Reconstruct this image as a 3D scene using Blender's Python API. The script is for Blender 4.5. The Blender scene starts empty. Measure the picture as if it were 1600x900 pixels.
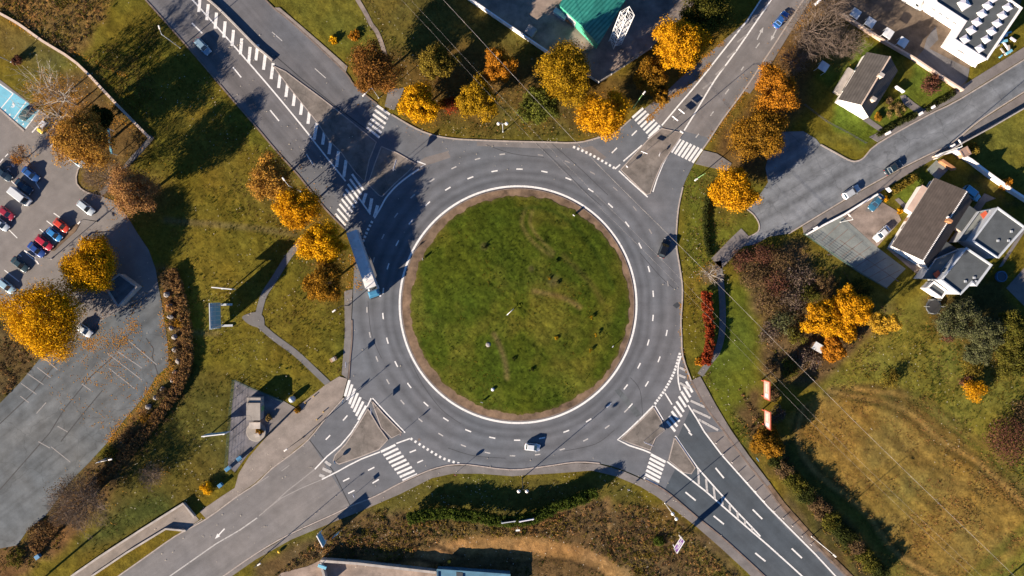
import bpy, bmesh, math, random
import numpy as np
from mathutils import Vector, Matrix
from mathutils.geometry import tessellate_polygon
R = math.radians
SC = bpy.context.scene
COL = SC.collection
S = 0.15          # metres per photo pixel on the ground
HC = 185.0        # camera height
def W(px, py, h=0.0):
    """ground position under a point that stands h metres up and shows at this pixel of the photo"""
    k = S * (1 - h / HC)
    return ((px - 800) * k, (450 - py) * k)
def WP(pts, h=0.0): return [W(x, y, h) for x, y in pts]
def ang(dx, dy): return math.atan2(-dy, dx)

# ------------------------------------------------------------------ objects
def link(o):
    COL.objects.link(o); return o
def tag(o, label, cat, group=None):
    o['label'] = label; o['category'] = cat
    if group: o['group'] = group
    return o
def empty(name, loc, rz=0.0):
    o = bpy.data.objects.new(name, None); o.location = loc; o.rotation_euler = (0, 0, rz)
    o.empty_display_size = 0.3
    return link(o)
def thing(name, label, cat, loc, rz=0.0, group=None):
    return tag(empty(name, loc, rz), label, cat, group)
def struct(o):
    o['kind'] = 'structure'; return o
def stuff(o, label=None, cat=None):
    o['kind'] = 'stuff'
    if label: o['label'] = label
    if cat: o['category'] = cat
    return o
def copy_tree(o, parent=None):
    c = o.copy(); COL.objects.link(c)
    if parent: c.parent = parent
    for ch in o.children: copy_tree(ch, c)
    return c

class MB:
    def __init__(s): s.v = []; s.f = []; s.mi = []; s.cur = 0
    def poly(s, pts):
        n = len(s.v); s.v += [tuple(p) for p in pts]; s.f.append(tuple(range(n, n + len(pts)))); s.mi.append(s.cur)
    def mesh(s, vs, fs):
        n = len(s.v); s.v += [tuple(p) for p in vs]
        for f in fs: s.f.append(tuple(i + n for i in f)); s.mi.append(s.cur)
    def box(s, c, d, rz=0.0, taper=1.0):
        cx, cy, cz = c; a, b, h = d[0] / 2, d[1] / 2, d[2] / 2
        ca, sa = math.cos(rz), math.sin(rz)
        vs = []
        for z, t in ((-h, 1.0), (h, taper)):
            for x, y in ((-a, -b), (a, -b), (a, b), (-a, b)):
                x *= t; y *= t
                vs.append((cx + x * ca - y * sa, cy + x * sa + y * ca, cz + z))
        s.mesh(vs, [(3, 2, 1, 0), (4, 5, 6, 7), (0, 1, 5, 4), (1, 2, 6, 5), (2, 3, 7, 6), (3, 0, 4, 7)])
    def prism(s, pts, z0, z1, bottom=False):
        n = len(pts); A = sum(pts[i][0] * pts[(i + 1) % n][1] - pts[(i + 1) % n][0] * pts[i][1] for i in range(n))
        if A < 0: pts = pts[::-1]
        vs = [(x, y, z0) for x, y in pts] + [(x, y, z1) for x, y in pts]
        fs = [tuple(range(n, 2 * n))] + [(i, (i + 1) % n, n + (i + 1) % n, n + i) for i in range(n)]
        if bottom: fs.append(tuple(range(n - 1, -1, -1)))
        s.mesh(vs, fs)
    def tube(s, p0, p1, r0, r1=None, n=6, cap=True):
        r1 = r0 if r1 is None else r1
        p0 = Vector(p0); p1 = Vector(p1); d = p1 - p0
        if d.length < 1e-6: return
        d.normalize(); u = d.orthogonal().normalized(); w = d.cross(u)
        vs = []
        for p, r in ((p0, r0), (p1, r1)):
            for i in range(n):
                a = 2 * math.pi * i / n
                vs.append(p + u * (r * math.cos(a)) + w * (r * math.sin(a)))
        fs = [(i, (i + 1) % n, n + (i + 1) % n, n + i) for i in range(n)]
        if cap: fs += [tuple(range(n - 1, -1, -1)), tuple(range(n, 2 * n))]
        s.mesh(vs, fs)
    def path(s, pts, r, n=6):
        for a, b in zip(pts[:-1], pts[1:]): s.tube(a, b, r, r, n)
    def lathe(s, c, prof, n=16, cap=True):
        cx, cy, cz = c; vs = []
        for r, z in prof:
            for i in range(n):
                a = 2 * math.pi * i / n; vs.append((cx + r * math.cos(a), cy + r * math.sin(a), cz + z))
        fs = []
        for k in range(len(prof) - 1):
            for i in range(n):
                fs.append((k * n + i, k * n + (i + 1) % n, (k + 1) * n + (i + 1) % n, (k + 1) * n + i))
        if cap:
            fs.append(tuple(range(n - 1, -1, -1))); m = len(prof) - 1
            fs.append(tuple(m * n + i for i in range(n)))
        s.mesh(vs, fs)
    def build(s, name, mat, parent=None, smooth=False, bevel=0.0, loc=None):
        me = bpy.data.meshes.new(name); me.from_pydata(s.v, [], s.f)
        mats = mat if isinstance(mat, (list, tuple)) else [mat]
        for m in mats: me.materials.append(m)
        if len(mats) > 1: me.polygons.foreach_set('material_index', s.mi)
        if smooth: me.polygons.foreach_set('use_smooth', [True] * len(me.polygons))
        me.update()
        o = bpy.data.objects.new(name, me); link(o)
        if parent: o.parent = parent
        if loc: o.location = loc
        if bevel:
            b = o.modifiers.new('b', 'BEVEL'); b.width = bevel; b.segments = 2; b.limit_method = 'ANGLE'; b.angle_limit = R(25)
        return o

def np_mesh(name, verts, nper, mat, cols=None, parent=None, smooth=False):
    """verts (N*nper,3): every nper verts one face; cols per vertex (.,3)"""
    V = np.ascontiguousarray(verts, dtype=np.float32); n = len(V); nf = n // nper
    me = bpy.data.meshes.new(name)
    me.vertices.add(n); me.vertices.foreach_set('co', V.ravel())
    me.loops.add(n); me.loops.foreach_set('vertex_index', np.arange(n, dtype=np.int32))
    me.polygons.add(nf)
    me.polygons.foreach_set('loop_start', np.arange(0, n, nper, dtype=np.int32))
    me.polygons.foreach_set('loop_total', np.full(nf, nper, dtype=np.int32))
    if cols is not None:
        ca = me.color_attributes.new('Col', 'FLOAT_COLOR', 'POINT')
        C4 = np.ones((n, 4), dtype=np.float32); C4[:, :3] = cols
        ca.data.foreach_set('color', C4.ravel())
    me.materials.append(mat); me.update(calc_edges=True); me.validate()
    o = bpy.data.objects.new(name, me); link(o)
    if parent: o.parent = parent
    return o

def catmull(pts, n=4, closed=False):
    P = [Vector(p) for p in pts]; out = []; m = len(P)
    rng = range(m) if closed else range(m - 1)
    for i in rng:
        if closed: p0, p1, p2, p3 = P[i - 1], P[i], P[(i + 1) % m], P[(i + 2) % m]
        else: p0, p1, p2, p3 = P[max(i - 1, 0)], P[i], P[i + 1], P[min(i + 2, m - 1)]
        for k in range(n):
            t = k / n
            out.append(tuple(0.5 * ((2 * p1) + (p2 - p0) * t + (2 * p0 - 5 * p1 + 4 * p2 - p3) * t * t + (3 * p1 - p0 - 3 * p2 + p3) * t ** 3)))
    if not closed: out.append(tuple(P[-1]))
    return out
def offset_line(pts, d):
    out = []
    n = len(pts)
    for i in range(n):
        a = Vector(pts[max(i - 1, 0)]); b = Vector(pts[min(i + 1, n - 1)])
        t = (b - a)
        if t.length < 1e-9: t = Vector((1, 0))
        t.normalize(); nrm = Vector((-t.y, t.x))
        p = Vector(pts[i]) + nrm * d; out.append((p.x, p.y))
    return out
def ribbon(mb, pts, w, z):
    a = offset_line(pts, w / 2); b = offset_line(pts, -w / 2)
    for i in range(len(pts) - 1):
        mb.poly([(*b[i], z), (*b[i + 1], z), (*a[i + 1], z), (*a[i], z)])
def bar(mb, pts, w, z0, z1):
    """a solid strip (kerb, wall) along a world polyline"""
    a = offset_line(pts, w / 2); b = offset_line(pts, -w / 2); n = len(pts)
    vs = []
    for i in range(n): vs += [(*a[i], z0), (*b[i], z0), (*b[i], z1), (*a[i], z1)]
    fs = []
    for i in range(n - 1):
        k = 4 * i
        for q in range(4):
            q2 = (q + 1) % 4
            fs.append((k + q, k + 4 + q, k + 4 + q2, k + q2))
    fs += [(0, 1, 2, 3), (4 * n - 1, 4 * n - 2, 4 * n - 3, 4 * n - 4)]
    mb.mesh(vs, fs)

# ------------------------------------------------------------------ materials
def nodes(m):
    m.use_nodes = True; nt = m.node_tree; nt.nodes.clear(); return nt, nt.nodes, nt.links
class NT:
    def __init__(s, name):
        s.m = bpy.data.materials.new(name); s.nt, s.n, s.l = nodes(s.m)
        s.out = s.n.new('ShaderNodeOutputMaterial')
        tc = s.n.new('ShaderNodeTexCoord'); s.tc = tc.outputs['Object']
    def noise(s, scale, detail=4, rough=0.55, vec=None, dist=0.0):
        k = s.n.new('ShaderNodeTexNoise'); k.inputs['Scale'].default_value = scale
        k.inputs['Detail'].default_value = detail; k.inputs['Roughness'].default_value = rough
        k.inputs['Distortion'].default_value = dist
        s.l.new(vec or s.tc, k.inputs['Vector']); return k.outputs['Fac']
    def mapping(s, rz=0, sc=(1, 1, 1), loc=(0, 0, 0)):
        k = s.n.new('ShaderNodeMapping'); k.inputs['Rotation'].default_value = (0, 0, rz); k.inputs['Scale'].default_value = sc
        k.inputs['Location'].default_value = loc
        # rotate first, then stretch
        if rz and sc != (1, 1, 1):
            k.inputs['Scale'].default_value = (1, 1, 1)
            k2 = s.n.new('ShaderNodeMapping'); k2.inputs['Scale'].default_value = sc
            s.l.new(s.tc, k.inputs['Vector']); s.l.new(k.outputs[0], k2.inputs['Vector']); return k2.outputs[0]
        s.l.new(s.tc, k.inputs['Vector']); return k.outputs[0]
    def rng(s, v, a, b, c, d):
        k = s.n.new('ShaderNodeMapRange'); k.inputs[1].default_value = a; k.inputs[2].default_value = b
        k.inputs[3].default_value = c; k.inputs[4].default_value = d; s.l.new(v, k.inputs[0]); return k.outputs[0]
    def mix(s, fac, a, b, mode='MIX'):
        k = s.n.new('ShaderNodeMix'); k.data_type = 'RGBA'; k.blend_type = mode; k.clamp_factor = True
        for sock, val in ((k.inputs[0], fac), (k.inputs[6], a), (k.inputs[7], b)):
            if isinstance(val, (int, float)): sock.default_value = val
            elif isinstance(val, tuple): sock.default_value = (*val[:3], 1)
            else: s.l.new(val, sock)
        return k.outputs[2]
    def math(s, op, a, b=0.0):
        k = s.n.new('ShaderNodeMath'); k.operation = op
        for sock, val in ((k.inputs[0], a), (k.inputs[1], b)):
            if isinstance(val, (int, float)): sock.default_value = val
            else: s.l.new(val, sock)
        return k.outputs[0]
    def vmul(s, col, v):
        k = s.n.new('ShaderNodeVectorMath'); k.operation = 'SCALE'; s.l.new(col, k.inputs[0]) if not isinstance(col, tuple) else setattr(k.inputs[0], 'default_value', col)
        s.l.new(v, k.inputs['Scale']) if not isinstance(v, (int, float)) else setattr(k.inputs['Scale'], 'default_value', v); return k.outputs[0]
    def bump(s, hgt, strength=0.5, dist=0.1):
        k = s.n.new('ShaderNodeBump'); k.inputs['Strength'].default_value = strength; k.inputs['Distance'].default_value = dist
        s.l.new(hgt, k.inputs['Height']); return k.outputs[0]
    def done(s, col, rough=0.9, normal=None, metal=0.0, spec=0.3, coat=0.0):
        b = s.n.new('ShaderNodeBsdfPrincipled')
        if isinstance(col, tuple): b.inputs['Base Color'].default_value = (*col[:3], 1)
        else: s.l.new(col, b.inputs['Base Color'])
        if isinstance(rough, (int, float)): b.inputs['Roughness'].default_value = rough
        else: s.l.new(rough, b.inputs['Roughness'])
        b.inputs['Metallic'].default_value = metal; b.inputs['Specular IOR Level'].default_value = spec; b.inputs['Coat Weight'].default_value = coat
        if normal is not None: s.l.new(normal, b.inputs['Normal'])
        s.l.new(b.outputs[0], s.out.inputs['Surface']); return s.m
def mat_plain(name, col, rough=0.6, metal=0.0, var=0.12, scale=3.0, spec=0.4, coat=0.0, bump=0.0):
    t = NT(name); f = t.noise(scale, 5)
    c = t.vmul(col, t.rng(f, 0.25, 0.75, 1 - var, 1 + var))
    nrm = t.bump(f, 0.5, bump) if bump else None
    return t.done(c, rough, nrm, metal, spec, coat)
def mat_asphalt(name, col, rz=0.0, stain=0.25, warm=(1.12, 1.0, 0.9), ring=None, crack=0.0, patchy=0.15):
    t = NT(name)
    big = t.noise(0.035, 3); mid = t.noise(0.35, 5, 0.6); fine = t.noise(5.0, 4, 0.7)
    st = t.noise(1.0, 4, 0.55, t.mapping(rz, (0.012, 0.42, 1)))
    c = t.mix(t.rng(big, 0.35, 0.65, 0, 1), col, tuple(a * b for a, b in zip(col, warm)))
    c = t.vmul(c, t.rng(mid, 0.3, 0.7, 1 - patchy, 1 + patchy))
    c = t.vmul(c, t.rng(fine, 0.25, 0.75, 0.84, 1.16))
    c = t.vmul(c, t.rng(st, 0.3, 0.7, 1 - stain, 1 + stain * 0.6))
    if ring:
        k = t.n.new('ShaderNodeVectorMath'); k.operation = 'DISTANCE'; t.l.new(t.tc, k.inputs[0]); k.inputs[1].default_value = (*ring, 0)
        w = t.noise(1.0, 3, 0.5, t.mapping(0, (0.05, 0.05, 1)))
        d = t.math('ADD', k.outputs['Value'], t.rng(w, 0, 1, -.9, .9))
        rr = t.n.new('ShaderNodeValToRGB'); t.l.new(t.rng(d, 27, 42, 0, 1), rr.inputs[0])
        e = rr.color_ramp.elements
        e[0].position = 0.0; e[0].color = (1.12, 1.1, 1.06, 1); e[1].position = 1.0; e[1].color = (1, 1, 1, 1)
        for p, v in ((0.09, 0.98), (0.15, 0.74), (0.21, 1.06), (0.27, 0.80), (0.34, 1.16), (0.46, 0.80), (0.55, 1.10), (0.66, 0.84), (0.76, 1.12)):
            q = e.new(p); q.color = (v, v, v, 1)
        c = t.mix(1.0, c, rr.outputs[0], 'MULTIPLY')
    if crack:
        v = t.n.new('ShaderNodeTexVoronoi'); v.feature = 'DISTANCE_TO_EDGE'; v.inputs['Scale'].default_value = 0.09
        wv = t.n.new('ShaderNodeVectorMath'); wv.operation = 'ADD'; t.l.new(t.tc, wv.inputs[0])
        nn = t.n.new('ShaderNodeTexNoise'); nn.inputs['Scale'].default_value = 0.4; t.l.new(t.tc, nn.inputs['Vector'])
        sc = t.n.new('ShaderNodeVectorMath'); sc.operation = 'SCALE'; sc.inputs['Scale'].default_value = 2.5; t.l.new(nn.outputs['Color'], sc.inputs[0]); t.l.new(sc.outputs[0], wv.inputs[1])
        t.l.new(wv.outputs[0], v.inputs['Vector'])
        c = t.vmul(c, t.rng(v.outputs['Distance'], 0.0, 0.012, 1 - crack, 1.0))
    return t.done(c, 0.85, t.bump(fine, 0.25, 0.02), 0, 0.25)
def mat_veg(name, bump=0.22, bscale=1.3, contrast=0.55, dry=(1.35, 0.95, 0.6), attr=True, col=(0.08, 0.08, 0.02)):
    t = NT(name)
    if attr:
        a = t.n.new('ShaderNodeVertexColor'); a.layer_name = 'Col'; base = a.outputs['Color']
    else: base = t.mix(0.0, col, col)
    big = t.noise(0.07, 4, 0.6); mid = t.noise(0.55, 6, 0.65, dist=0.6); fine = t.noise(bscale, 7, 0.72, dist=0.8); tiny = t.noise(bscale * 3.2, 4, 0.7)
    c = t.mix(t.rng(big, 0.38, 0.62, 0, 1), base, t.mix(1.0, base, dry, 'MULTIPLY'))
    c = t.vmul(c, t.rng(mid, 0.3, 0.7, 1 - contrast * 0.65, 1 + contrast * 0.6))
    c = t.vmul(c, t.rng(fine, 0.3, 0.7, 1 - contrast, 1 + contrast))
    c = t.mix(t.rng(tiny, 0.58, 0.75, 0, 0.45), c, t.mix(1.0, base, (1.7, 1.5, 1.3), 'MULTIPLY'))
    hg = t.math('ADD', t.math('MULTIPLY', mid, 0.6), fine)
    return t.done(c, 1.0, t.bump(hg, 0.9, bump), 0, 0.05)
def mat_leaf(name, trans=0.22):
    t = NT(name); a = t.n.new('ShaderNodeVertexColor'); a.layer_name = 'Col'
    d = t.n.new('ShaderNodeBsdfDiffuse'); tr = t.n.new('ShaderNodeBsdfTranslucent'); mx = t.n.new('ShaderNodeMixShader')
    n = t.noise(2.0, 2); c = t.vmul(a.outputs['Color'], t.rng(n, 0.3, 0.7, 0.85, 1.15))
    t.l.new(c, d.inputs['Color']); t.l.new(c, tr.inputs['Color']); mx.inputs[0].default_value = trans
    t.l.new(d.outputs[0], mx.inputs[1]); t.l.new(tr.outputs[0], mx.inputs[2]); t.l.new(mx.outputs[0], t.out.inputs['Surface'])
    return t.m
def mat_glass(name, col=(0.02, 0.03, 0.04)):
    t = NT(name); return t.done(col, 0.06, None, 0.0, 0.9, 0.5)
def mat_paint(name, col):
    t = NT(name); f = t.noise(1.5, 3); c = t.vmul(col, t.rng(f, 0.3, 0.7, 0.94, 1.06))
    return t.done(c, t.rng(t.noise(6.0, 4), 0.3, 0.7, 0.25, 0.42), None, 0.15, 0.5, 0.6)
def mat_marking(name, col=(0.70, 0.68, 0.66), wear=0.6):
    t = NT(name); f = t.noise(2.2, 6, 0.7); g = t.noise(0.25, 3)
    w = t.math('MULTIPLY', t.rng(f, 0.5, 0.72, 0, 1), t.rng(g, 0.3, 0.7, wear * 0.4, wear * 1.6))
    c = t.mix(w, col, (0.16, 0.16, 0.165))
    return t.done(c, 0.8, None, 0, 0.2)
def mat_stripes(name, c1, c2, rz, period, duty=0.5, rough=0.5, metal=0.0):
    t = NT(name); v = t.mapping(rz, (1.0 / period, 1, 1))
    sx = t.n.new('ShaderNodeSeparateXYZ'); t.l.new(v, sx.inputs[0])
    fr = t.math('FRACT', sx.outputs[0]); m = t.math('GREATER_THAN', fr, duty)
    n = t.noise(0.8, 4); c = t.vmul(t.mix(m, c1, c2), t.rng(n, 0.3, 0.7, 0.8, 1.2))
    tri = t.math('ABSOLUTE', t.math('SUBTRACT', fr, 0.5))
    return t.done(c, rough, t.bump(tri, 0.7, 0.12), metal, 0.4)
M = {}
def setup_materials():
    M['veg'] = mat_veg('ground_vegetation', 0.13, 1.6, 0.42, (1.14, 1.0, 0.82))
    M['island_grass'] = mat_veg('island_grass', 0.13, 1.5, 0.50, (1.3, 1.08, 1.0))
    M['leaf'] = mat_leaf('leaf'); M['blade'] = mat_leaf('grass_blade', 0.25)
    M['asphalt'] = mat_asphalt('asphalt_roundabout', (0.112, 0.121, 0.138), R(0), 0.10, (1.08, 1, 0.95), W(809.5, 476))
    M['asphalt_nw'] = mat_asphalt('asphalt_dual', (0.114, 0.118, 0.132), -ang(86, 100), 0.3)
    M['asphalt_sw'] = mat_asphalt('asphalt_old_warm', (0.185, 0.168, 0.160), -ang(85, -60), 0.22, (0.82, 0.86, 0.92))
    M['asphalt_ne'] = mat_asphalt('asphalt_worn', (0.172, 0.154, 0.148), -ang(64, -80), 0.2, (0.9, 0.95, 1.0))
    M['asphalt_se'] = mat_asphalt('asphalt_dark', (0.058, 0.074, 0.092), -ang(75, 75), 0.2, (1.2, 1.08, 1.0))
    M['asphalt_street'] = mat_asphalt('asphalt_patched', (0.165, 0.172, 0.185), -ang(90, -52), 0.35, (0.86, 0.88, 0.9), None, 0.25, 0.3)
    M['asphalt_lot'] = mat_asphalt('asphalt_car_park', (0.185, 0.165, 0.155), -ang(80, -62), 0.08, (0.92, 0.95, 0.98))
    M['asphalt_lot_old'] = mat_asphalt('asphalt_car_park_old', (0.080, 0.096, 0.112), -ang(80, -62), 0.3, (1.5, 1.28, 1.1), None, 0.25, 0.28)
    M['pavement'] = mat_asphalt('pavement_asphalt', (0.155, 0.145, 0.142), 0, 0.1, (1.1, 1, .95), None, 0, 0.2)
    M['pavement_warm'] = mat_asphalt('pavement_gritty', (0.25, 0.205, 0.175), -ang(85, -70), 0.2, (0.85, 0.9, 0.95), None, 0, 0.22)
    M['footpath'] = mat_asphalt('footpath_asphalt', (0.13, 0.13, 0.135), 0, 0.05)
    M['concrete'] = mat_asphalt('concrete', (0.30, 0.26, 0.23), 0, 0.1, (0.85, 0.9, 0.9), None, 0.35, 0.2)
    M['island_top'] = mat_asphalt('island_grit', (0.185, 0.155, 0.135), 0, 0.05, (0.7, 0.75, 0.78), None, 0.2, 0.4)
    M['slabs'] = mat_asphalt('paved_slabs', (0.19, 0.20, 0.195), 0, 0.05, (0.9, 0.95, 0.9), None, 0, 0.2)
    M['kerb'] = mat_plain('kerb_stone', (0.33, 0.28, 0.25), 0.9, 0, 0.25, 1.5)
    M['kerb_dark'] = mat_plain('kerb_dark', (0.16, 0.12, 0.10), 0.9, 0, 0.4, 0.8)
    M['dirt'] = mat_asphalt('dirt', (0.175, 0.112, 0.070), 0, 0.1, (0.75, 0.8, 0.85), None, 0, 0.6)
    M['dirt_light'] = mat_asphalt('dirt_light', (0.27, 0.20, 0.16), 0, 0.1, (0.7, 0.8, 0.9), None, 0, 0.4)
    M['cobble'] = mat_asphalt('gravel_dark', (0.13, 0.125, 0.14), 0, 0.05, (1.1, 1.05, 1), None, 0.3, 0.45)
    M['mark'] = mat_marking('road_paint'); M['mark_worn'] = mat_marking('road_paint_worn', (0.42, 0.40, 0.385), 0.9)
    M['mark_faint'] = mat_marking('road_paint_faint', (0.27, 0.25, 0.24), 1.0)
    M['bay_blue'] = mat_asphalt('bay_blue', (0.16, 0.42, 0.54), 0, 0.1, (1, 1, 1), None, 0, 0.12)
    M['white_wall'] = mat_plain('white_render', (0.78, 0.74, 0.72), 0.9, 0, 0.06, 0.6)
    M['pale_wall'] = mat_plain('pale_render', (0.44, 0.46, 0.49), 0.9, 0, 0.08, 0.6)
    M['pink_wall'] = mat_plain('pink_render', (0.50, 0.36, 0.29), 0.9, 0, 0.2, 0.5)
    M['conc_wall'] = mat_plain('concrete_wall', (0.36, 0.32, 0.29), 0.9, 0, 0.3, 0.7)
    M['roof_dark'] = mat_stripes('roof_dark_tiles', (0.075, 0.066, 0.062), (0.058, 0.051, 0.048), R(90), 0.5, 0.5, 0.85)
    M['roof_brown'] = mat_stripes('roof_brown_tiles', (0.070, 0.055, 0.048), (0.056, 0.044, 0.039), R(90), 0.5, 0.5, 0.9)
    M['roof_felt'] = mat_asphalt('roof_felt', (0.078, 0.086, 0.092), 0, 0.15, (0.9, 0.9, 0.9), None, 0, 0.2)
    M['pool_blue'] = mat_plain('pool_liner', (0.03, 0.11, 0.22), 0.5)
    M['slate_blue'] = mat_plain('slate_blue', (0.07, 0.17, 0.25), 0.6, 0, 0.25, 0.5)
    M['soil'] = mat_asphalt('yard_soil', (0.14, 0.10, 0.07), 0, 0.1, (0.75, 0.8, 0.85), None, 0, 0.5)
    M['tar'] = mat_plain('tar', (0.035, 0.036, 0.04), 0.8, 0, 0.3)
    M['green_metal'] = mat_stripes('green_metal', (0.012, 0.13, 0.105), (0.03, 0.20, 0.165), -ang(-59, -56) , 0.8, 0.45, 0.5)
    M['green_wall'] = mat_plain('green_cladding', (0.06, 0.34, 0.22), 0.6, 0, 0.1)
    M['brick'] = mat_plain('chimney_render', (0.52, 0.40, 0.32), 0.9, 0, 0.2, 2)
    M['orange'] = mat_plain('orange_brick', (0.36, 0.165, 0.075), 0.9, 0, 0.25, 1.5)
    M['steel'] = mat_plain('galvanised_steel', (0.50, 0.52, 0.54), 0.45, 0.3, 0.1)
    M['white_steel'] = mat_plain('white_painted_steel', (0.72, 0.70, 0.68), 0.5, 0.0, 0.08)
    M['dark_steel'] = mat_plain('dark_steel', (0.06, 0.065, 0.07), 0.5, 0.3, 0.1)
    M['green_steel'] = mat_plain('green_painted_steel', (0.25, 0.42, 0.16), 0.5, 0.0, 0.1)
    M['blue_panel'] = mat_plain('blue_panel', (0.16, 0.42, 0.55), 0.5, 0.0, 0.1)
    M['lamp'] = mat_plain('lamp_cover', (0.78, 0.72, 0.66), 0.3)
    M['rubber'] = mat_plain('rubber', (0.02, 0.02, 0.022), 0.8)
    M['rim'] = mat_plain('alloy', (0.45, 0.45, 0.46), 0.35, 0.6)
    M['glass'] = mat_glass('dark_glass'); M['pane'] = mat_glass('window_glass', (0.05, 0.07, 0.09))
    M['headlight'] = mat_plain('headlight', (0.7, 0.72, 0.75), 0.15); M['taillight'] = mat_plain('taillight', (0.35, 0.02, 0.02), 0.25)
    M['plastic'] = mat_plain('black_plastic', (0.03, 0.03, 0.032), 0.6)
    M['bark'] = mat_plain('bark', (0.12, 0.095, 0.075), 0.95, 0, 0.35, 4, 0.1); M['bark_pale'] = mat_plain('bark_pale', (0.42, 0.38, 0.34), 0.9, 0, 0.35, 3, 0.1)
    M['twig'] = mat_plain('twigs', (0.17, 0.125, 0.10), 0.95, 0, 0.3, 1, 0.1)
    M['stone'] = mat_plain('boulder', (0.24, 0.22, 0.21), 0.95, 0, 0.35, 2, 0.2, 0, 0.05)
    M['white_tarp'] = mat_plain('trailer_roof', (0.66, 0.62, 0.59), 0.55, 0, 0.18, 0.8, 0.4, 0, 0.08)
    M['sky_canopy'] = mat_plain('pale_canopy', (0.60, 0.60, 0.60), 0.6, 0, 0.15, 1)
    M['wood'] = mat_plain('timber', (0.32, 0.20, 0.12), 0.85, 0, 0.2, 3)
    M['red_frame'] = mat_plain('red_frame', (0.36, 0.075, 0.04), 0.5)
    M['poster_pale'] = mat_plain('poster_pale', (0.34, 0.25, 0.22), 0.6, 0, 0.3, 1.2)
    M['poster_purple'] = mat_plain('poster_purple', (0.22, 0.08, 0.36), 0.6, 0, 0.15)
    M['poster_white'] = mat_plain('poster_white', (0.66, 0.63, 0.68), 0.6)
    M['roof_tile_terr'] = mat_plain('shed_roof', (0.30, 0.20, 0.16), 0.85, 0, 0.15)
    M['yellow'] = mat_plain('yellow_plastic', (0.62, 0.36, 0.02), 0.5)
    M['red'] = mat_plain('red_cloth', (0.50, 0.09, 0.04), 0.7); M['bluebin'] = mat_plain('blue_plastic', (0.04, 0.17, 0.32), 0.5)
    M['water'] = mat_glass('pool_water', (0.01, 0.03, 0.05)); M['cable'] = mat_plain('bare_cable', (0.38, 0.34, 0.31), 0.5, 0.2)
    M['mesh_green'] = mat_plain('green_mesh', (0.05, 0.10, 0.07), 0.7)
# ------------------------------------------------------------------ numpy noise
_rs = np.random.RandomState(7)
_G = _rs.rand(256, 256).astype(np.float32)
def vnoise(x, y, sc, oct=4, seed=0):
    out = np.zeros_like(x, dtype=np.float32); amp = 1.0; tot = 0
    for o in range(oct):
        u = x * sc * 2 ** o + 17.3 * (seed + o); v = y * sc * 2 ** o + 41.7 * (seed + 3 * o)
        i = np.floor(u).astype(int); j = np.floor(v).astype(int); fu = u - i; fv = v - j
        fu = fu * fu * (3 - 2 * fu); fv = fv * fv * (3 - 2 * fv)
        a = _G[i % 256, j % 256]; b = _G[(i + 1) % 256, j % 256]; c = _G[i % 256, (j + 1) % 256]; d = _G[(i + 1) % 256, (j + 1) % 256]
        out += amp * ((a * (1 - fu) + b * fu) * (1 - fv) + (c * (1 - fu) + d * fu) * fv); tot += amp; amp *= 0.55
    return out / tot
def in_poly(X, Y, poly):
    P = np.array(poly); x0, y0 = P.min(0); x1, y1 = P.max(0)
    m = np.zeros(X.shape, bool); idx = np.nonzero((X >= x0) & (X <= x1) & (Y >= y0) & (Y <= y1))
    if len(idx[0]) == 0: return m
    x = X[idx]; y = Y[idx]; c = np.zeros(x.shape, bool); n = len(P)
    for i in range(n):
        xa, ya = P[i]; xb, yb = P[(i + 1) % n]
        if ya == yb: continue
        t = ((ya > y) != (yb > y)) & (x < (xb - xa) * (y - ya) / (yb - ya) + xa); c ^= t
    m[idx] = c; return m
def line_dist(X, Y, pts, lim):
    D = np.full(X.shape, 1e9, dtype=np.float32)
    for (xa, ya), (xb, yb) in zip(pts[:-1], pts[1:]):
        idx = np.nonzero((X > min(xa, xb) - lim) & (X < max(xa, xb) + lim) & (Y > min(ya, yb) - lim) & (Y < max(ya, yb) + lim))
        if len(idx[0]) == 0: continue
        x = X[idx]; y = Y[idx]; dx, dy = xb - xa, yb - ya; L = dx * dx + dy * dy + 1e-9
        t = np.clip(((x - xa) * dx + (y - ya) * dy) / L, 0, 1)
        D[idx] = np.minimum(D[idx], np.hypot(x - xa - t * dx, y - ya - t * dy))
    return D
def blur(A, k):
    for ax in (0, 1):
        c = np.cumsum(np.pad(A, [(k + 1, k) if a == ax else (0, 0) for a in (0, 1)], mode='edge'), axis=ax)
        A = (np.take(c, range(2 * k + 1, c.shape[ax]), ax) - np.take(c, range(0, c.shape[ax] - 2 * k - 1), ax)) / (2 * k + 1)
    return A

# ------------------------------------------------------------------ flat sheets of the setting
MASK = []      # everything that lies flat on the ground: the rough grass stays below it
def sheet(name, pts, z, mat, smooth=0, parent=None, mask=True, skirt=None):
    """a flat piece of ground traced in photo pixels; skirt = it stands up from this height"""
    p = catmull(pts, smooth, True) if smooth else list(pts)
    w = WP(p); mb = MB()
    if skirt is not None: mb.prism(w, skirt, z)
    else:
        A = sum(w[i][0] * w[(i + 1) % len(w)][1] - w[(i + 1) % len(w)][0] * w[i][1] for i in range(len(w)))
        mb.poly([(x, y, z) for x, y in (w if A > 0 else w[::-1])])
    o = mb.build(name, M[mat], parent)
    if mask: MASK.append(w)
    if parent is None: struct(o)
    return o
def line_obj(name, plist, wid, z, mat, parent, smooth=0):
    mb = MB()
    for pts in plist:
        p = catmull(pts, smooth) if smooth else pts
        ribbon(mb, WP(p), wid, z)
    return mb.build(name, M[mat], parent)
def kerb(name, pts, wid, h, mat='kerb', smooth=3, parent=None, closed=False, z0=0.0):
    p = list(pts) + ([pts[0]] if closed else [])
    p = catmull(p, smooth) if smooth else p
    mb = MB(); bar(mb, WP(p), wid, z0, h); o = mb.build(name, M[mat], parent)
    if parent is None: struct(o)
    return o
CX, CY = 809.5, 476.0
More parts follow.
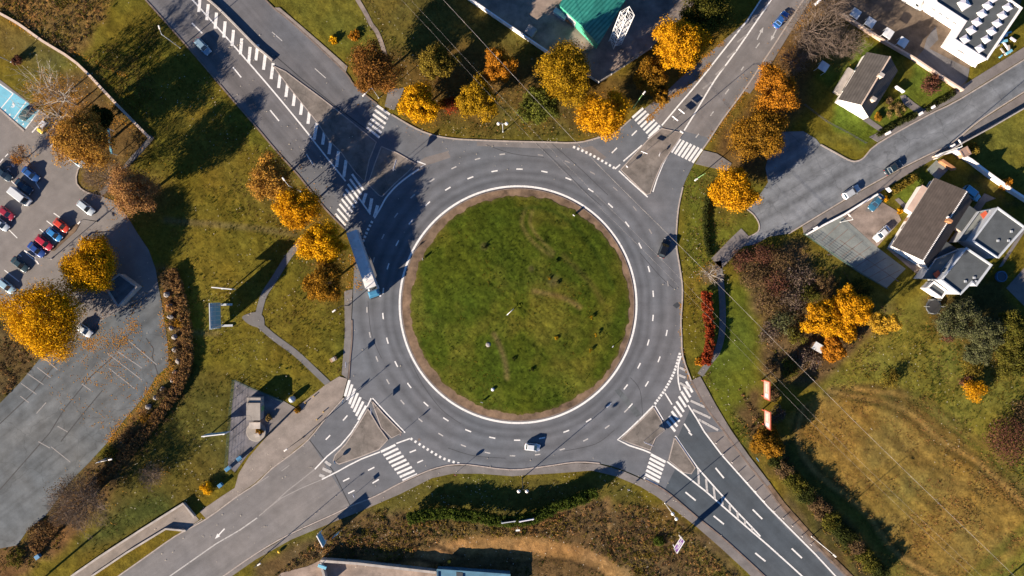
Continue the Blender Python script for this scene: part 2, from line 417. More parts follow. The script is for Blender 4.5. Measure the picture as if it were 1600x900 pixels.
def circ(r, n=128, a0=0, a1=360, cx=CX, cy=CY):
    return [(cx + r * math.cos(R(a0 + (a1 - a0) * i / n)), cy - r * math.sin(R(a0 + (a1 - a0) * i / n))) for i in range(n + 1)]

W_EDGE = [(215,-14),(262,38),(312,95),(350,140),(395,192),(432,236),(467,275),(507,325),(538,357),(550,385),(553,420),(552,450),(550,500),(550,530),(547,562),(545,592),(537,622),(512,650),(482,687),(452,712),(425,732),(400,756),(370,776),(322,811),(275,837),(225,872),(168,912)]
S_EDGE = [(332,912),(400,865),(450,836),(520,804),(547,791),(587,775),(625,755),(670,735),(700,727),(730,726),(797,734),(850,729),(900,722),(937,724),(975,735),(1007,749),(1030,761),(1050,775),(1085,805),(1125,837),(1162,870),(1207,912)]
E_EDGE = [(1334,912),(1282,860),(1250,825),(1220,792),(1197,760),(1175,732),(1150,700),(1130,672),(1102,635),(1080,595),(1067,557),(1065,525),(1064,500),(1066,470),(1066,445),(1062,417),(1057,385),(1057,360),(1060,325),(1067,292),(1084,256),(1097,234),(1107,220),(1130,185),(1162,142),(1200,85),(1215,62),(1264,-14)]
N_EDGE = [(1200,-14),(1167,32),(1132,62),(1100,90),(1065,120),(1037,147),(986,186),(960,207),(932,216),(900,223),(850,222),(800,221),(745,219),(710,217),(680,212),(650,201),(612,179),(589,162),(555,135),(540,114),(500,75),(450,30),(427,12),(402,-14)]
def roads():
    OUT = sum((catmull(e, 3) for e in (W_EDGE, S_EDGE, E_EDGE, N_EDGE)), [])
    road = sheet('roundabout_road', OUT, 0.010, 'asphalt')
    # older and newer surfacing
    sheet('road_surface', [(400,-14),(215,-14),(262,38),(312,95),(350,140),(395,192),(432,236),(462,270),(530,232),(560,205),(590,165),(555,135),(540,114),(500,75),(450,30),(427,12)], 0.014, 'asphalt_nw', 0, road, False)
    sheet('road_surface', [(484,688),(452,712),(425,732),(400,756),(370,776),(322,811),(275,837),(225,872),(168,912),(332,912),(400,865),(450,836),(520,804),(548,791)], 0.014, 'asphalt_sw', 0, road, False)
    sheet('road_surface', [(1004,172),(1034,197),(1069,205),(1110,216),(1130,185),(1162,142),(1200,85),(1215,62),(1264,-14),(1200,-14),(1167,32),(1132,62),(1100,90),(1065,120),(1037,147)], 0.014, 'asphalt_ne', 0, road, False)
    sheet('road_surface', [(1038,766),(1054,735),(1056,690),(1078,640),(1102,674),(1128,711),(1160,750),(1197,792),(1225,822),(1270,865),(1312,912),(1207,912),(1162,870),(1125,837),(1085,805),(1050,775)], 0.014, 'asphalt_se', 0, road, False)
    zk = 0.020
    zc = [0.0]
    def mk(n, L, w=0.3, m='mark', sm=0):
        zc[0] += .0012; return line_obj(n, L, w, zk + zc[0], m, road, sm)
    # ring: white edge line and two rings of lane dashes
    mk('edge_line', [circ(185.0, 160)], 0.46)
    def ring(r, a0, a1, step, name, mat='mark', ln=9.8, w=0.30):
        mb = MB(); a = a0
        while a < a1:
            h = math.degrees(ln / 2 / r); ribbon(mb, WP(circ(r, 3, a - h, a + h)), w, zk); a += step
        mb.build(name, M[mat], road)
    ring(211.8, 4.6, 364, 10.6, 'lane_dashes'); ring(236.3, 96, 318, 9.55, 'lane_dashes', 'mark_worn', 8.6, 0.28); ring(236.3, 318, 358, 10.4, 'lane_dashes', 'mark', 9.5, 0.28)
    ring(236.3, 8, 92, 10.5, 'lane_dashes', 'mark_faint', 8.5, 0.26)
    # zebra crossings: (first bar, last bar, count)
    def zebra(f, l, n, t):
        mb = MB()
        for i in range(n):
            k = i / (n - 1); a = [f[0][q] + (l[0][q] - f[0][q]) * k for q in (0, 1)]; b = [f[1][q] + (l[1][q] - f[1][q]) * k for q in (0, 1)]
            ribbon(mb, WP([a, b]), t * S, zk)
        mb.build('zebra_crossing', M['mark'], road)
    zebra(((589,165),(609,179)), ((573,199),(593,215)), 6, 3.7)
    zebra(((550,272),(568,297)), ((524,334),(540,352)), 9, 3.4)
    zebra(((546,594),(539,619)), ((572,634),(560,656)), 7, 4.0)
    zebra(((618,695),(595,706)), ((652,741),(629,751)), 9, 3.6)
    zebra(((1005,169),(988,184)), ((1031,196),(1014,213)), 7, 3.6)
    zebra(((1063,217),(1049,238)), ((1097,233),(1082,254)), 7, 3.9)
    zebra(((1072,596),(1082,613)), ((1042,658),(1055,674)), 9, 3.8)
    zebra(((1017,710),(1040,722)), ((1006,747),(1028,759)), 7, 4.0)
    # give way squares
    def squares(pts, n, sz=3.9):
        P = catmull(pts, 8); Ls = [0]
        for a, b in zip(P[:-1], P[1:]): Ls.append(Ls[-1] + math.hypot(b[0] - a[0], b[1] - a[1]))
        mb = MB()
        for i in range(n):
            d = Ls[-1] * i / (n - 1); k = max(j for j in range(len(Ls)) if Ls[j] <= d + 1e-6); k = min(k, len(P) - 2)
            t = (d - Ls[k]) / max(Ls[k + 1] - Ls[k], 1e-6); x = P[k][0] + (P[k + 1][0] - P[k][0]) * t; y = P[k][1] + (P[k + 1][1] - P[k][1]) * t
            dx, dy = P[k + 1][0] - P[k][0], P[k + 1][1] - P[k][1]; L = math.hypot(dx, dy); dx /= L; dy /= L
            ribbon(mb, WP([(x - dx * 1.7, y - dy * 1.7), (x + dx * 1.7, y + dy * 1.7)]), sz * S, zk)
        mb.build('give_way_line', M['mark'], road)
    squares([(643,686),(668,702),(692,716),(716,724)], 12)
    squares([(897,230),(920,240),(942,252),(959,262)], 11)
    squares([(1024,630),(1040,607),(1053,582),(1062,553)], 18)
    squares([(581,347),(574,361),(568,376)], 6)
    # dashes on the arms
    D = lambda L, w=0.30, m='mark': mk('lane_dashes', [[(a, b), (c, d)] for a, b, c, d in L], w, m)
    D([(300,36,316,52),(364,105,377,121),(422,172,436,189),(479,241,489,257)])
    D([(425,50,441,64),(492,107,509,122)], 0.22, 'mark_worn')
    D([(536,657,543,649),(509,687,516,680)])
    D([(640,707,650,703),(652,723,661,719),(575,735,585,730),(536,752,546,747),(582,755,592,749),(544,771,554,766)])
    D([(987,212,995,204),(1024,176,1032,168),(956,239,964,231)]); D([(1055,145,1060,138),(1110,181,1115,174),(1133,147,1139,139),(1158,110,1162,104),(1181,75,1187,67),(1087,215,1092,209)], 0.25, 'mark_worn')
    D([(1071,769,1087,782),(1115,806,1131,819),(1180,864,1196,877),(1118,731,1131,747),(1176,796,1191,811),(1237,857,1253,872),(1076,675,1081,680),(1069,662,1078,675)], 0.36)
    D([(400,757,420,744),(362,780,374,772),(300,822,316,811),(440,736,452,727)], 0.2, 'mark_faint')
    # edge and centre lines
    mk('centre_line', [[(292,-10),(330,32),(365,71),(400,111),(435,152),(472,197),(494,225),(520,258),(540,283)],
                       [(562,311),(579,335)]], 0.34, 'mark', 3)
    mk('edge_line', [[(655,264),(640,274),(620,290),(604,308),(595,324),(585,341)]], 0.36, 'mark', 4)
    mk('give_way_mark', [[(652,252),(665,257),(657,261)]], 0.32)
    mk('edge_line', [[(580,622),(574,635)],[(561,657),(549,676),(532,696),(511,713),(492,733)],[(641,685),(619,693)],[(594,706),(565,717),(545,727),(527,737),(503,749)],[(582,622),(606,648),(633,676)]], 0.3)
    mk('edge_line', [[(492,733),(472,749),(450,766),(425,789),(405,806)]], 0.26, 'mark_faint'); mk('edge_line', [[(402,809),(375,828),(337,850),(300,876),(260,904)]], 0.28, 'mark_worn')
    mk('edge_line', [[(503,749),(470,763),(440,778),(415,797)]], 0.24, 'mark_faint')
    D([(508,721,517,727),(504,732,518,738),(499,742,507,745)], 0.7, 'mark_worn')
    mk('centre_line', [[(1034,196),(1060,165),(1090,130),(1120,92),(1157,45),(1169,30),(1195,-10)], [(1069,204),(1085,178),(1117,125),(1150,80),(1200,7),(1211,-10)]], 0.34, 'mark', 3)
    mk('hatching', [[(1136,90),(1150,79)],[(1118,117),(1133,103)],[(1098,139),(1112,128)],[(1082,158),(1098,149)],[(1152,66),(1166,55)]], 0.4, 'mark_faint')
    mk('edge_line', [[(967,267),(984,283),(1012,308)],[(961,264),(969,257)],[(974,252),(1003,227)],[(1012,216),(1030,201)],[(1046,238),(1036,256),(1027,278),(1020,300)]], 0.3)
    mk('edge_line', [[(1021,634),(1000,655),(980,674),(965,687),(983,696),(1005,703),(1017,708)]], 0.34)
    mk('edge_line', [[(1023,634),(1036,656)],[(1042,721),(1070,742),(1102,767),(1150,809),(1200,852),(1230,879),(1262,908)],[(1055,681),(1072,706),(1090,731),(1120,765),(1150,798),(1175,824),(1188,838)]], 0.36)
    mk('edge_line', [[(1028,761),(1050,777),(1085,807),(1125,840),(1162,873),(1200,906)]], 0.5)
    mk('edge_line', [[(1075,633),(1088,653),(1100,674),(1127,710),(1160,747),(1200,792),(1230,822),(1275,867),(1310,905)],[(1064,556),(1060,570),(1059,582),(1060,597),(1063,610)],[(1039,614),(1050,632)]], 0.34)
    mk('hatching', [[(1091,733),(1092,757)],[(1103,748),(1105,769)],[(1115,761),(1117,780)],[(1128,776),(1129,789)],[(1140,789),(1140.5,799)],[(1152,800),(1153,810)],[(1164,812),(1164,820)],[(1175,824),(1175,829)]], 0.5, 'mark_worn')
    mk('hatching', [[(1079,626),(1101,636)],[(1082,640),(1110,653)],[(1091,655),(1122,672)],[(1062,574),(1071,579)],[(1061,586),(1071,590)],[(1062,598),(1077,607)]], 0.55, 'mark_worn')
    mk('hatching', [[(x, 6 + (x - 325) * 1.02 + 20 * 0), (x - 2.2, 6 + (x - 325) * 1.02 + 25)] for x in (313, 325.5, 338.5, 352, 365, 378, 391)] +
       [[(x, 84 + (x - 415) * 1.215), (x - 3.2, 84 + (x - 415) * 1.215 + 25)] for x in (403, 415, 427, 438.5, 450, 461.5, 473, 484.5)] + [[(495,192),(491,218)],[(507,206),(504,226)],[(517,220),(514,241)],[(529,236),(526,261)],[(541,250),(537,277)],[(572,302),(567,318)],[(581,310),(577,332)],[(590,321),(585,339)]], 0.72)
    # arrows
    def arrow(x, y, dx, dy, L, mat='mark_worn'):
        l = math.hypot(dx, dy); dx /= l; dy /= l; nx, ny = -dy, dx; mb = MB()
        ribbon(mb, WP([(x, y), (x + dx * L * .6, y + dy * L * .6)]), 0.28, zk)
        a = (x + dx * L, y + dy * L); b = (x + dx * L * .6 + nx * 3, y + dy * L * .6 + ny * 3); c = (x + dx * L * .6 - nx * 3, y + dy * L * .6 - ny * 3)
        mb.poly([(*W(*p), zk) for p in (a, c, b)][::1]); mb.build('arrow_mark', M[mat], road)
    arrow(351, 826, -16, 17, 22, 'mark'); arrow(1183, 62, 8, -16, 22); arrow(1213, 46, -8, 16, 20)
    line_obj('crack_seal', [[(838,224),(862,246),(884,268),(915,300),(940,322)],[(862,224),(905,262),(950,305)],[(1000,395),(1030,430),(1052,450)],[(640,560),(660,600),(690,640),(720,662)],[(575,470),(580,520),(596,560)],[(760,226),(800,240),(850,246)],[(985,590),(1000,610),(1004,650)],[(560,620),(600,640)],[(880,705),(930,694),(960,672)],[(700,700),(740,712),(790,716)]], 0.10, 0.0155, 'tar', road, 4)
    sheet('repair_patch', [(960,610),(968,607),(1003,648),(994,652)], 0.013, 'asphalt_lot_old', 0, road, False); sheet('repair_patch', [(642,262),(664,246),(700,236),(704,246),(668,258),(650,272)], 0.0135, 'pavement', 0, road, False); sheet('repair_patch', [(905,232),(925,228),(948,246),(938,252)], 0.0138, 'pavement', 0, road, False)
    sheet('repair_patch', [(745,221),(800,222.5),(850,223.5),(900,224.5),(900,231),(850,232),(800,230),(745,228)], 0.0132, 'asphalt_ne', 0, road, False)
    # drain covers, joints
    mb = MB(); mb.poly([(*W(*p), zk) for p in ((1051,477),(1057,482),(1064,477),(1058,472))]); mb.build('drain_cover', M['dark_steel'], road)
    mb = MB()
    for x, y in ((1131,156),(1014,258),(430,728),(655,687)):
        mb.poly([(*W(x + 2.2 * math.cos(a * .785), y + 2.2 * math.sin(a * .785)), zk) for a in range(8)][::-1])
    mb.build('manhole_cover', M['kerb_dark'], road)
    line_obj('tar_joint', [[(430,87),(470,122),(526,167),(560,193),(590,214)],[(548,792),(520,735),(484,688)]], 0.22, 0.017, 'tar', road)

def kerbs_and_pavements():
    kerb('kerb', W_EDGE[:9], 0.35, 0.11, 'kerb_dark'); kerb('kerb', W_EDGE[12:16], 0.3, 0.12, 'kerb_dark'); kerb('kerb', W_EDGE[16:], 0.28, 0.11)
    kerb('kerb', S_EDGE[:9], 0.3, 0.11); kerb('kerb', S_EDGE[8:14], 0.3, 0.11, 'kerb'); kerb('kerb', S_EDGE[15:], 0.34, 0.12, 'kerb_dark')
    kerb('kerb', E_EDGE[:10], 0.4, 0.11, 'kerb_dark'); kerb('kerb', E_EDGE[9:20], 0.28, 0.12); kerb('kerb', E_EDGE[21:], 0.3, 0.12)
    kerb('kerb', N_EDGE[6:17], 0.3, 0.12); kerb('kerb', N_EDGE[17:], 0.3, 0.11, 'kerb_dark')
    P = lambda pts, mat='pavement', sm=0, z=0.09: sheet('pavement', pts, z, mat, sm, skirt=-0.05)
    off = lambda e: e
    P([(538,455),(551,452),(549,500),(549,530),(546,562),(543,592),(534,585),(536,560),(539,520)])
    P([(509,601),(530,588),(543,592),(535,622),(510,650),(480,687),(450,712),(424,731),(398,755),(368,776),(322,810),(312,799),(347,775),(367,762),(373,740),(389,714),(408,692),(440,657),(462,637),(477,626)], 'pavement_warm')
    sb = S_EDGE[:14]; so = [(707,740),(675,747),(625,772),(560,800),(525,814),(455,843),(400,874),(345,912)]
    P([(333,912)] + [(x, y + 1.5) for x, y in S_EDGE[1:16]] + [(1000,760),(962,744),(925,735),(875,739),(825,742),(800,744),(750,740)] + so)
    P([(x, y + 1.5) for x, y in S_EDGE[15:]] + [(1185,912),(1165,892),(1125,855),(1087,822),(1052,795),(1025,775),(1000,760)])
    P([(1103,635),(1131,672),(1151,700),(1176,732),(1198,760),(1204,756),(1170,712),(1142,672),(1118,632),(1104,606),(1094,588),(1081,594)])
    P([(1198,760),(1221,792),(1251,825),(1283,860),(1335,912),(1345,912),(1290,858),(1258,822),(1226,786),(1204,756)], 'dirt')
    P([(1264,-14),(1216,62),(1201,85),(1163,142),(1172,146),(1200,108),(1240,42),(1276,-14)])
    P([(1099,235),(1120,240),(1143,255),(1137,267),(1112,262),(1086,256)])
    P([(427,12),(450,30),(500,75),(540,114),(543,104),(500,66),(470,40),(437,12)], 'pavement_warm')
    P([(601,166),(607,140),(632,137),(626,152),(616,172)])
    sheet('paved_verge', [(1103,676),(1130,674),(1150,702),(1175,734),(1197,761),(1220,793),(1250,826),(1281,861),(1272,863),(1228,820),(1200,791),(1161,746),(1128,709)], 0.0165, 'pavement', 0, None, False)
    F = lambda pts, w, m='footpath', sm=4: (lambda mb, p: (ribbon(mb, p, w, 0.03), MASK.append(offset_line(p, w / 2) + offset_line(p, -w / 2)[::-1]), struct(mb.build('footpath', M[m]))))(MB(), WP(catmull(pts, sm)))
    F([(474,372),(463,385),(446,408),(428,437),(413,460),(406,482),(402,500)], 1.5)
    sheet('footpath', [(378,496),(388,490),(402,488),(412,496),(412,512),(400,511),(388,506)], 0.034, 'footpath', 3)
    F([(400,503),(415,516),(432,530),(462,552),(490,578),(513,600)], 1.5)
    F([(1166,365),(1145,385),(1128,403),(1119,412)], 3.4, 'pavement'); F([(1122,408),(1126,440),(1129,480),(1128,520),(1121,548),(1108,566),(1094,586)], 1.5)
    F([(555,-8),(559,0),(572,22),(580,38),(590,52),(600,80),(606,105)], 1.0, 'dirt_light')
    F([(238,213),(224,230),(207,248),(175,285),(158,303)], 1.2)



def islands():
    # central island: kerb, dirt apron, domed grass
    c = W(CX, CY)
    mb = MB(); n = 160
    mb.lathe((*c, 0), [(27.3, 0.0), (27.3, 0.12), (27.1, 0.13), (27.05, 0.10)], n); kb = struct(mb.build('island_kerb', M['kerb_dark']))
    mb = MB(); mb.lathe((*c, 0), [(27.05, 0.0), (27.05, 0.125), (24.0, 0.135)], n); struct(mb.build('island_apron', M['dirt']))
    MASK.append(WP(circ(188, 90)))
    nr, na = 70, 300; g = W(812.5, 476.3); Rg = 25.5
    r = np.linspace(0.02, 1, nr)[:, None] * Rg; a = np.linspace(0, 2 * np.pi, na, endpoint=False)[None, :]
    wob = 1 + 0.030 * (vnoise(np.cos(a) * 12 + 29, np.sin(a) * 12 + 29, 1.3, 4, 5) - .5) * 2
    X = g[0] + r * np.cos(a) * wob; Y = g[1] + r * np.sin(a) * wob
    t = 1 - (r / Rg) ** 2
    Z = 0.16 + 0.75 * t + np.minimum(1, (Rg - r) / 2) * ((vnoise(X, Y, 0.3, 3, 2) - .5) * .25 + (vnoise(X, Y, 1.1, 3, 4) - .5) * .22)
    C = np.zeros((nr, na, 3), np.float32); C[:] = (0.042, 0.062, 0.006)
    n1 = vnoise(X, Y, 0.10, 4, 11)[..., None]; n2 = vnoise(X, Y, 0.5, 3, 12)[..., None]
    C = C * (0.75 + 0.5 * n2) + np.clip((n1 - .5) * 5, 0, 1) * np.array((0.034, 0.022, 0.006))
    for pts, w, col in (([(822,325),(815,345),(822,365),(840,385),(862,400)], .8, (.105,.095,.028)), ([(832,330),(828,348),(840,370),(865,395)], .7, (.105,.095,.028)), ([(835,455),(870,462),(890,470),(905,480)], 1.0, (.12,.09,.035)), ([(772,522),(783,545),(790,570),(792,590)], 1.0, (.11,.085,.035)), ([(800,330),(850,325),(900,355),(940,410),(957,450)], .9, (.022,.042,.005)), ([(880,400),(920,440),(940,470)], 1.2, (.06,.06,.013))):
        k = np.clip(1 - line_dist(X, Y, WP(catmull(pts, 3)), 3) / w, 0, 1)[..., None] * .8; C = C * (1 - k) + np.array(col) * k
    for x, y, rr in ((757,385,1.0),(762,540,.6),(865,440,1.6),(830,420,.8)):
        q = W(x, y); k = np.clip(1.3 - np.hypot(X - q[0], Y - q[1]) / rr, 0, 1)[..., None] * .6; C = C * (1 - k) + np.array((.075,.06,.03)) * k
    edge = np.clip((r - Rg + 0.9) / 0.9, 0, 1)[..., None] * np.ones((1, na, 1)); C = C * (1 - edge * .5) + np.array((.075, .065, .02)) * edge * .5
    v = np.stack([X, Y, Z], -1).reshape(-1, 3); me = bpy.data.meshes.new('central_island')
    fs = [(i * na + j, i * na + (j + 1) % na, (i + 1) * na + (j + 1) % na, (i + 1) * na + j) for i in range(nr - 1) for j in range(na)]
    fs = [f[::-1] for f in fs] + [tuple(range(na))]
    fs = [f[::-1] for f in fs[:-1]] + fs[-1:]
    me.from_pydata([tuple(p) for p in v], [], fs)
    ca = me.color_attributes.new('Col', 'FLOAT_COLOR', 'POINT'); c4 = np.ones((len(v), 4), np.float32); c4[:, :3] = C.reshape(-1, 3); ca.data.foreach_set('color', c4.ravel())
    me.polygons.foreach_set('use_smooth', [True] * len(me.polygons)); me.materials.append(M['island_grass']); me.update()
    struct(link(bpy.data.objects.new('central_island', me)))
    # splitter islands
    def isl(pts, mat='island_top', z=0.13, kmat='kerb', sm=0):
        o = sheet('traffic_island', pts, z, mat, sm, skirt=0.0)
        k = kerb('kerb', pts + [pts[0]], 0.24, z + 0.02, kmat, 0, o); return o
    isl([(581,626),(600,648),(628,676),(612,684),(596,668)]) ; isl([(575,639),(592,668),(606,687),(592,702),(562,714),(530,725),(521,720),(524,711),(541,693),(561,662)])
    isl([(596,229),(620,239),(650,256),(638,268),(618,286),(597,307),(592,305),(575,288),(585,258)])
    isl([(427,103),(446,112),(470,130),(500,152),(526,172),(556,196),(588,222),(577,250),(570,284),(556,270),(533,238),(515,220),(495,190),(455,140)], 'island_top', 0.11)
    isl([(1012,219),(1034,201),(1067,208),(1048,236),(1034,256),(1022,284),(1016,302),(1010,304),(985,280),(970,265)])
    isl([(1021,637),(1033,657),(1038,672),(1024,684),(1016,703),(990,694),(970,686),(998,660)]); isl([(1054,684),(1066,701),(1086,731),(1080,740),(1068,738),(1045,719)])
    sheet('traffic_island', [(1034,199),(1066,204),(1084,176),(1078,156),(1060,168)], 0.0165, 'pavement', 0, None, False)
    # low barrier along the dual carriageway
    mb = MB(); bar(mb, WP(catmull([(316,-8),(336,8),(360,31),(400,72),(414,84),(427,95)], 3)), 0.55, 0.0, 0.75)
    tag(mb.build('safety_barrier', M['conc_wall'], None, False, 0.08), 'long tan concrete barrier running beside the hatched median of the dual carriageway', 'barrier')

def other_surfaces():
    st = sheet('side_street', [(1612,86),(1500,155),(1450,180),(1372,224),(1350,246),(1338,252),(1326,250),(1304,238),(1282,226),(1275,217),(1255,205),(1222,206),(1205,225),(1196,262),(1200,285),(1180,315),(1167,327),(1178,336),(1186,350),(1184,362),(1166,372),(1160,385),(1180,382),(1200,370),(1232,365),(1252,353),(1300,324),(1340,300),(1400,267),(1450,242),(1487,224),(1532,187),(1612,136)], 0.012, 'asphalt_street')
    kerb('kerb', [(1612,86),(1500,155),(1450,180),(1372,224),(1350,246),(1338,252),(1326,250),(1304,238),(1282,226)], 0.3, 0.12); kerb('kerb', [(1612,136),(1532,187),(1487,224),(1450,242),(1400,267),(1340,300),(1300,324),(1252,353),(1232,365)], 0.3, 0.12)
    kerb('kerb', [(1167,327),(1178,336),(1186,350),(1184,362),(1166,372)], 0.25, 0.1)
    sheet('pavement', [(1612,84),(1500,153),(1450,178),(1371,222),(1358,214),(1434,176),(1494,140),(1612,66)], 0.09, 'pavement', skirt=-.05)
    sheet('pavement', [(1612,138),(1532,189),(1487,226),(1450,244),(1400,269),(1340,302),(1300,326),(1254,354),(1256,366),(1320,333),(1370,303),(1425,268),(1458,249),(1541,202),(1577,181),(1612,160)], 0.09, 'pavement', skirt=-.05)
    lot = sheet('car_park', [(-16,112),(61,172),(90,193),(125,225),(135,245),(122,265),(120,287),(136,301),(160,307),(180,315),(197,335),(215,365),(232,390),(243,420),(248,450),(215,470),(160,500),(110,532),(60,500),(0,480),(-16,470)], 0.010, 'asphalt_lot')
    sheet('car_park', [(248,450),(255,487),(262,537),(264,572),(245,587),(225,620),(195,655),(172,687),(140,722),(112,750),(72,805),(42,830),(27,852),(-16,860),(-16,640),(0,630),(32,597),(67,555),(110,532),(160,500),(215,470)], 0.012, 'asphalt_lot_old')
    sheet('bay_surface', [(-12,122),(0,130),(61,173),(40,201),(-12,163)], 0.015, 'bay_blue', 0, lot, False)
    m = lambda L, w=0.25, mt='mark_worn': line_obj('bay_line', L, w, 0.020, mt, lot)
    m([[(21,146),(1,170)],[(41,159),(21,186)],[(61,173),(40,201)],[(-5,128),(20,146)]], 0.25, 'mark'); m([[(70,185),(50,207)],[(86,222),(78,230)],[(96,237),(92,241)],[(112,246),(107,252)]], 0.3, 'mark')
    m([[(84,333),(94,340)],[(73,345),(83,353)],[(62,358),(70,365)],[(29,397),(34,401)],[(40,395),(56,408)],[(13,240),(8,245)],[(5,248),(0,254)],[(30,292),(44,300)],[(46,270),(62,295)],[(0,268),(26,290)],[(0,345),(27,372)],[(7,422),(30,440)]], 0.22, 'mark')
    m([[(68,559),(90,578)],[(58,574),(79,590)],[(42,583),(68,601)],[(33,599),(57,616)],[(80,548),(89,554)],[(32,619),(45,629)],[(168,552),(222,594)],[(202,533),(245,570)],[(182,548),(222,575)],[(170,575),(210,607)],[(128,600),(142,610)],[(57,646),(72,629)],[(90,666),(106,675)],[(60,690),(78,700)],[(80,698),(110,722)]], 0.2, 'mark_faint')
    line_obj('tar_joint', [[(180,555),(140,590),(100,640),(78,676),(0,765)],[(160,610),(135,640),(95,690)],[(0,662),(50,615),(105,545)],[(228,528),(240,545),(238,558),(247,585)],[(215,505),(180,550)]], 0.26, 0.018, 'tar', lot)
    kerb('kerb', [(61,172),(90,193),(125,225),(135,245),(122,265),(120,287),(136,301),(160,307)], 0.3, 0.12, 'kerb', 2); kerb('kerb', [(-14,160),(0,171),(38,205)], 0.4, 0.1, 'pink' if False else 'kerb', 0)
    # painted wheelchair and arrows in the blue bays
    def wheelchair(x, y):
        mb = MB(); ribbon(mb, WP(circ(2.3, 12, -150, 120, x, y)), 0.22, 0.021); ribbon(mb, WP([(x + 1, y - 5), (x, y - 1), (x + 3, y)]), 0.3, 0.022); mb.build('wheelchair_mark', M['mark'], lot)
    wheelchair(20, 165)
    mb = MB()
    for x, y in ((8,172),(15,179),(26,188),(36,194)): mb.poly([(*W(x - 2, y + 1), .021), (*W(x + 2, y + 2), .021), (*W(x + 1, y - 2), .021)])
    mb.build('bay_triangle', M['mark'], lot)
    # painted letters on the dark bay by the hedge
    sheet('bay_surface', [(1,257),(14,239),(40,261),(27,281)], 0.015, 'asphalt_nw', 0, lot, False)
    for ch, x, y in (('T', 14.5, 266), ('8', 20.5, 258.5), ('Z', 26, 253)):
        cu = bpy.data.curves.new('letter_mark', 'FONT'); cu.body = ch; cu.size = 1.25; cu.align_x = 'CENTER'; cu.align_y = 'CENTER'
        tmp = bpy.data.objects.new('letter_tmp', cu); link(tmp); dg = bpy.context.evaluated_depsgraph_get(); me = bpy.data.meshes.new_from_object(tmp.evaluated_get(dg))
        bpy.data.objects.remove(tmp); me.materials.clear(); me.materials.append(M['mark']); me.name = 'letter_mark'
        o = link(bpy.data.objects.new('letter_mark', me)); o.parent = lot; o.location = (*W(x, y), .021); o.rotation_euler = (0, 0, R(45))
    sheet('planting_bed', [(14,238),(20,236),(50,258),(46,264),(40,261)], 0.10, 'dirt_light', skirt=-.02)
    sheet('planting_bed', [(113,352),(126,348),(118,362),(100,378),(85,392),(78,392)], 0.10, 'dirt', skirt=-.02)
    # yards, drives, garden terraces
    sheet('yard', [(731,-12),(735,0),(795,42),(860,85),(897,106),(935,130),(975,102),(1015,77),(1050,40),(1075,20),(1095,-12)], 0.02, 'dirt_light')
    sheet('yard', [(1318,-12),(1309,22),(1378,66),(1425,93),(1500,143),(1512,125),(1516,100),(1560,60),(1590,20),(1600,-12)], 0.02, 'soil')
    sheet('yard_slab', [(1443,78),(1448,60),(1462,40),(1466,62),(1452,76),(1515,108),(1511,124),(1497,139),(1430,92)], 0.026, 'asphalt_nw')
    sheet('driveway', [(1406,150),(1414,148),(1428,160),(1444,171),(1432,177),(1412,163)], 0.03, 'pavement')
    sheet('driveway', [(1348,188),(1357,184),(1384,203),(1379,209)], 0.028, 'pavement')
    sheet('patio', [(1317,338),(1362,308),(1372,312),(1402,330),(1408,344),(1370,386)], 0.03, 'dirt_light')
    sheet('patio', [(1356,322),(1371,313),(1362,332),(1352,330)], 0.034, 'pavement')
    pat = sheet('patio', [(1262,368),(1316,338),(1370,386),(1415,420),(1385,450),(1345,428),(1300,398)], 0.03, 'slabs')
    L = []
    for k in range(9): t = k / 8; L.append([(1313 + t * 95, 349 + t * 72), (1284 + t * 84, 376 + t * 66)])
    L += [[(1312,375),(1404,440)],[(1290,398),(1300,398)]]
    line_obj('slab_joint', L, 0.16, 0.034, 'kerb_dark', pat)
    sheet('patio', [(1448,265),(1463,250),(1482,265),(1465,282)], 0.03, 'slabs'); sheet('patio', [(1500,352),(1538,302),(1556,310),(1540,316),(1512,360)], 0.03, 'dirt_light')
    sheet('garden_path', [(1398,312),(1404,309),(1428,330),(1422,336)], 0.032, 'pavement'); sheet('patio', [(1385,388),(1392,384),(1440,420),(1432,428)], 0.03, 'dirt_light')
    sheet('patio', [(1572,450),(1612,405),(1612,490),(1600,478)], 0.03, 'pavement'); sheet('garden_path', [(1560,418),(1598,356),(1612,345),(1612,358),(1600,364),(1566,416)], 0.03, 'pavement')
    sheet('compound_floor', [(367,594),(390,605),(444,627),(461,637),(428,669),(406,691),(386,712),(367,738),(356,728),(358,691),(362,640)], 0.03, 'cobble')
    sheet('compound_floor', [(428,669),(440,656),(462,637),(445,628),(425,645),(418,662)], 0.034, 'pavement')
    sheet('ramp', [(110,902),(160,868),(289,786),(311,812),(292,827),(261,826),(200,862),(138,902)], 0.03, 'pavement_warm')
    sheet('yard', [(504,874),(530,872),(680,889),(690,912),(500,912),(420,912),(440,895),(480,885)], 0.02, 'dirt_light')

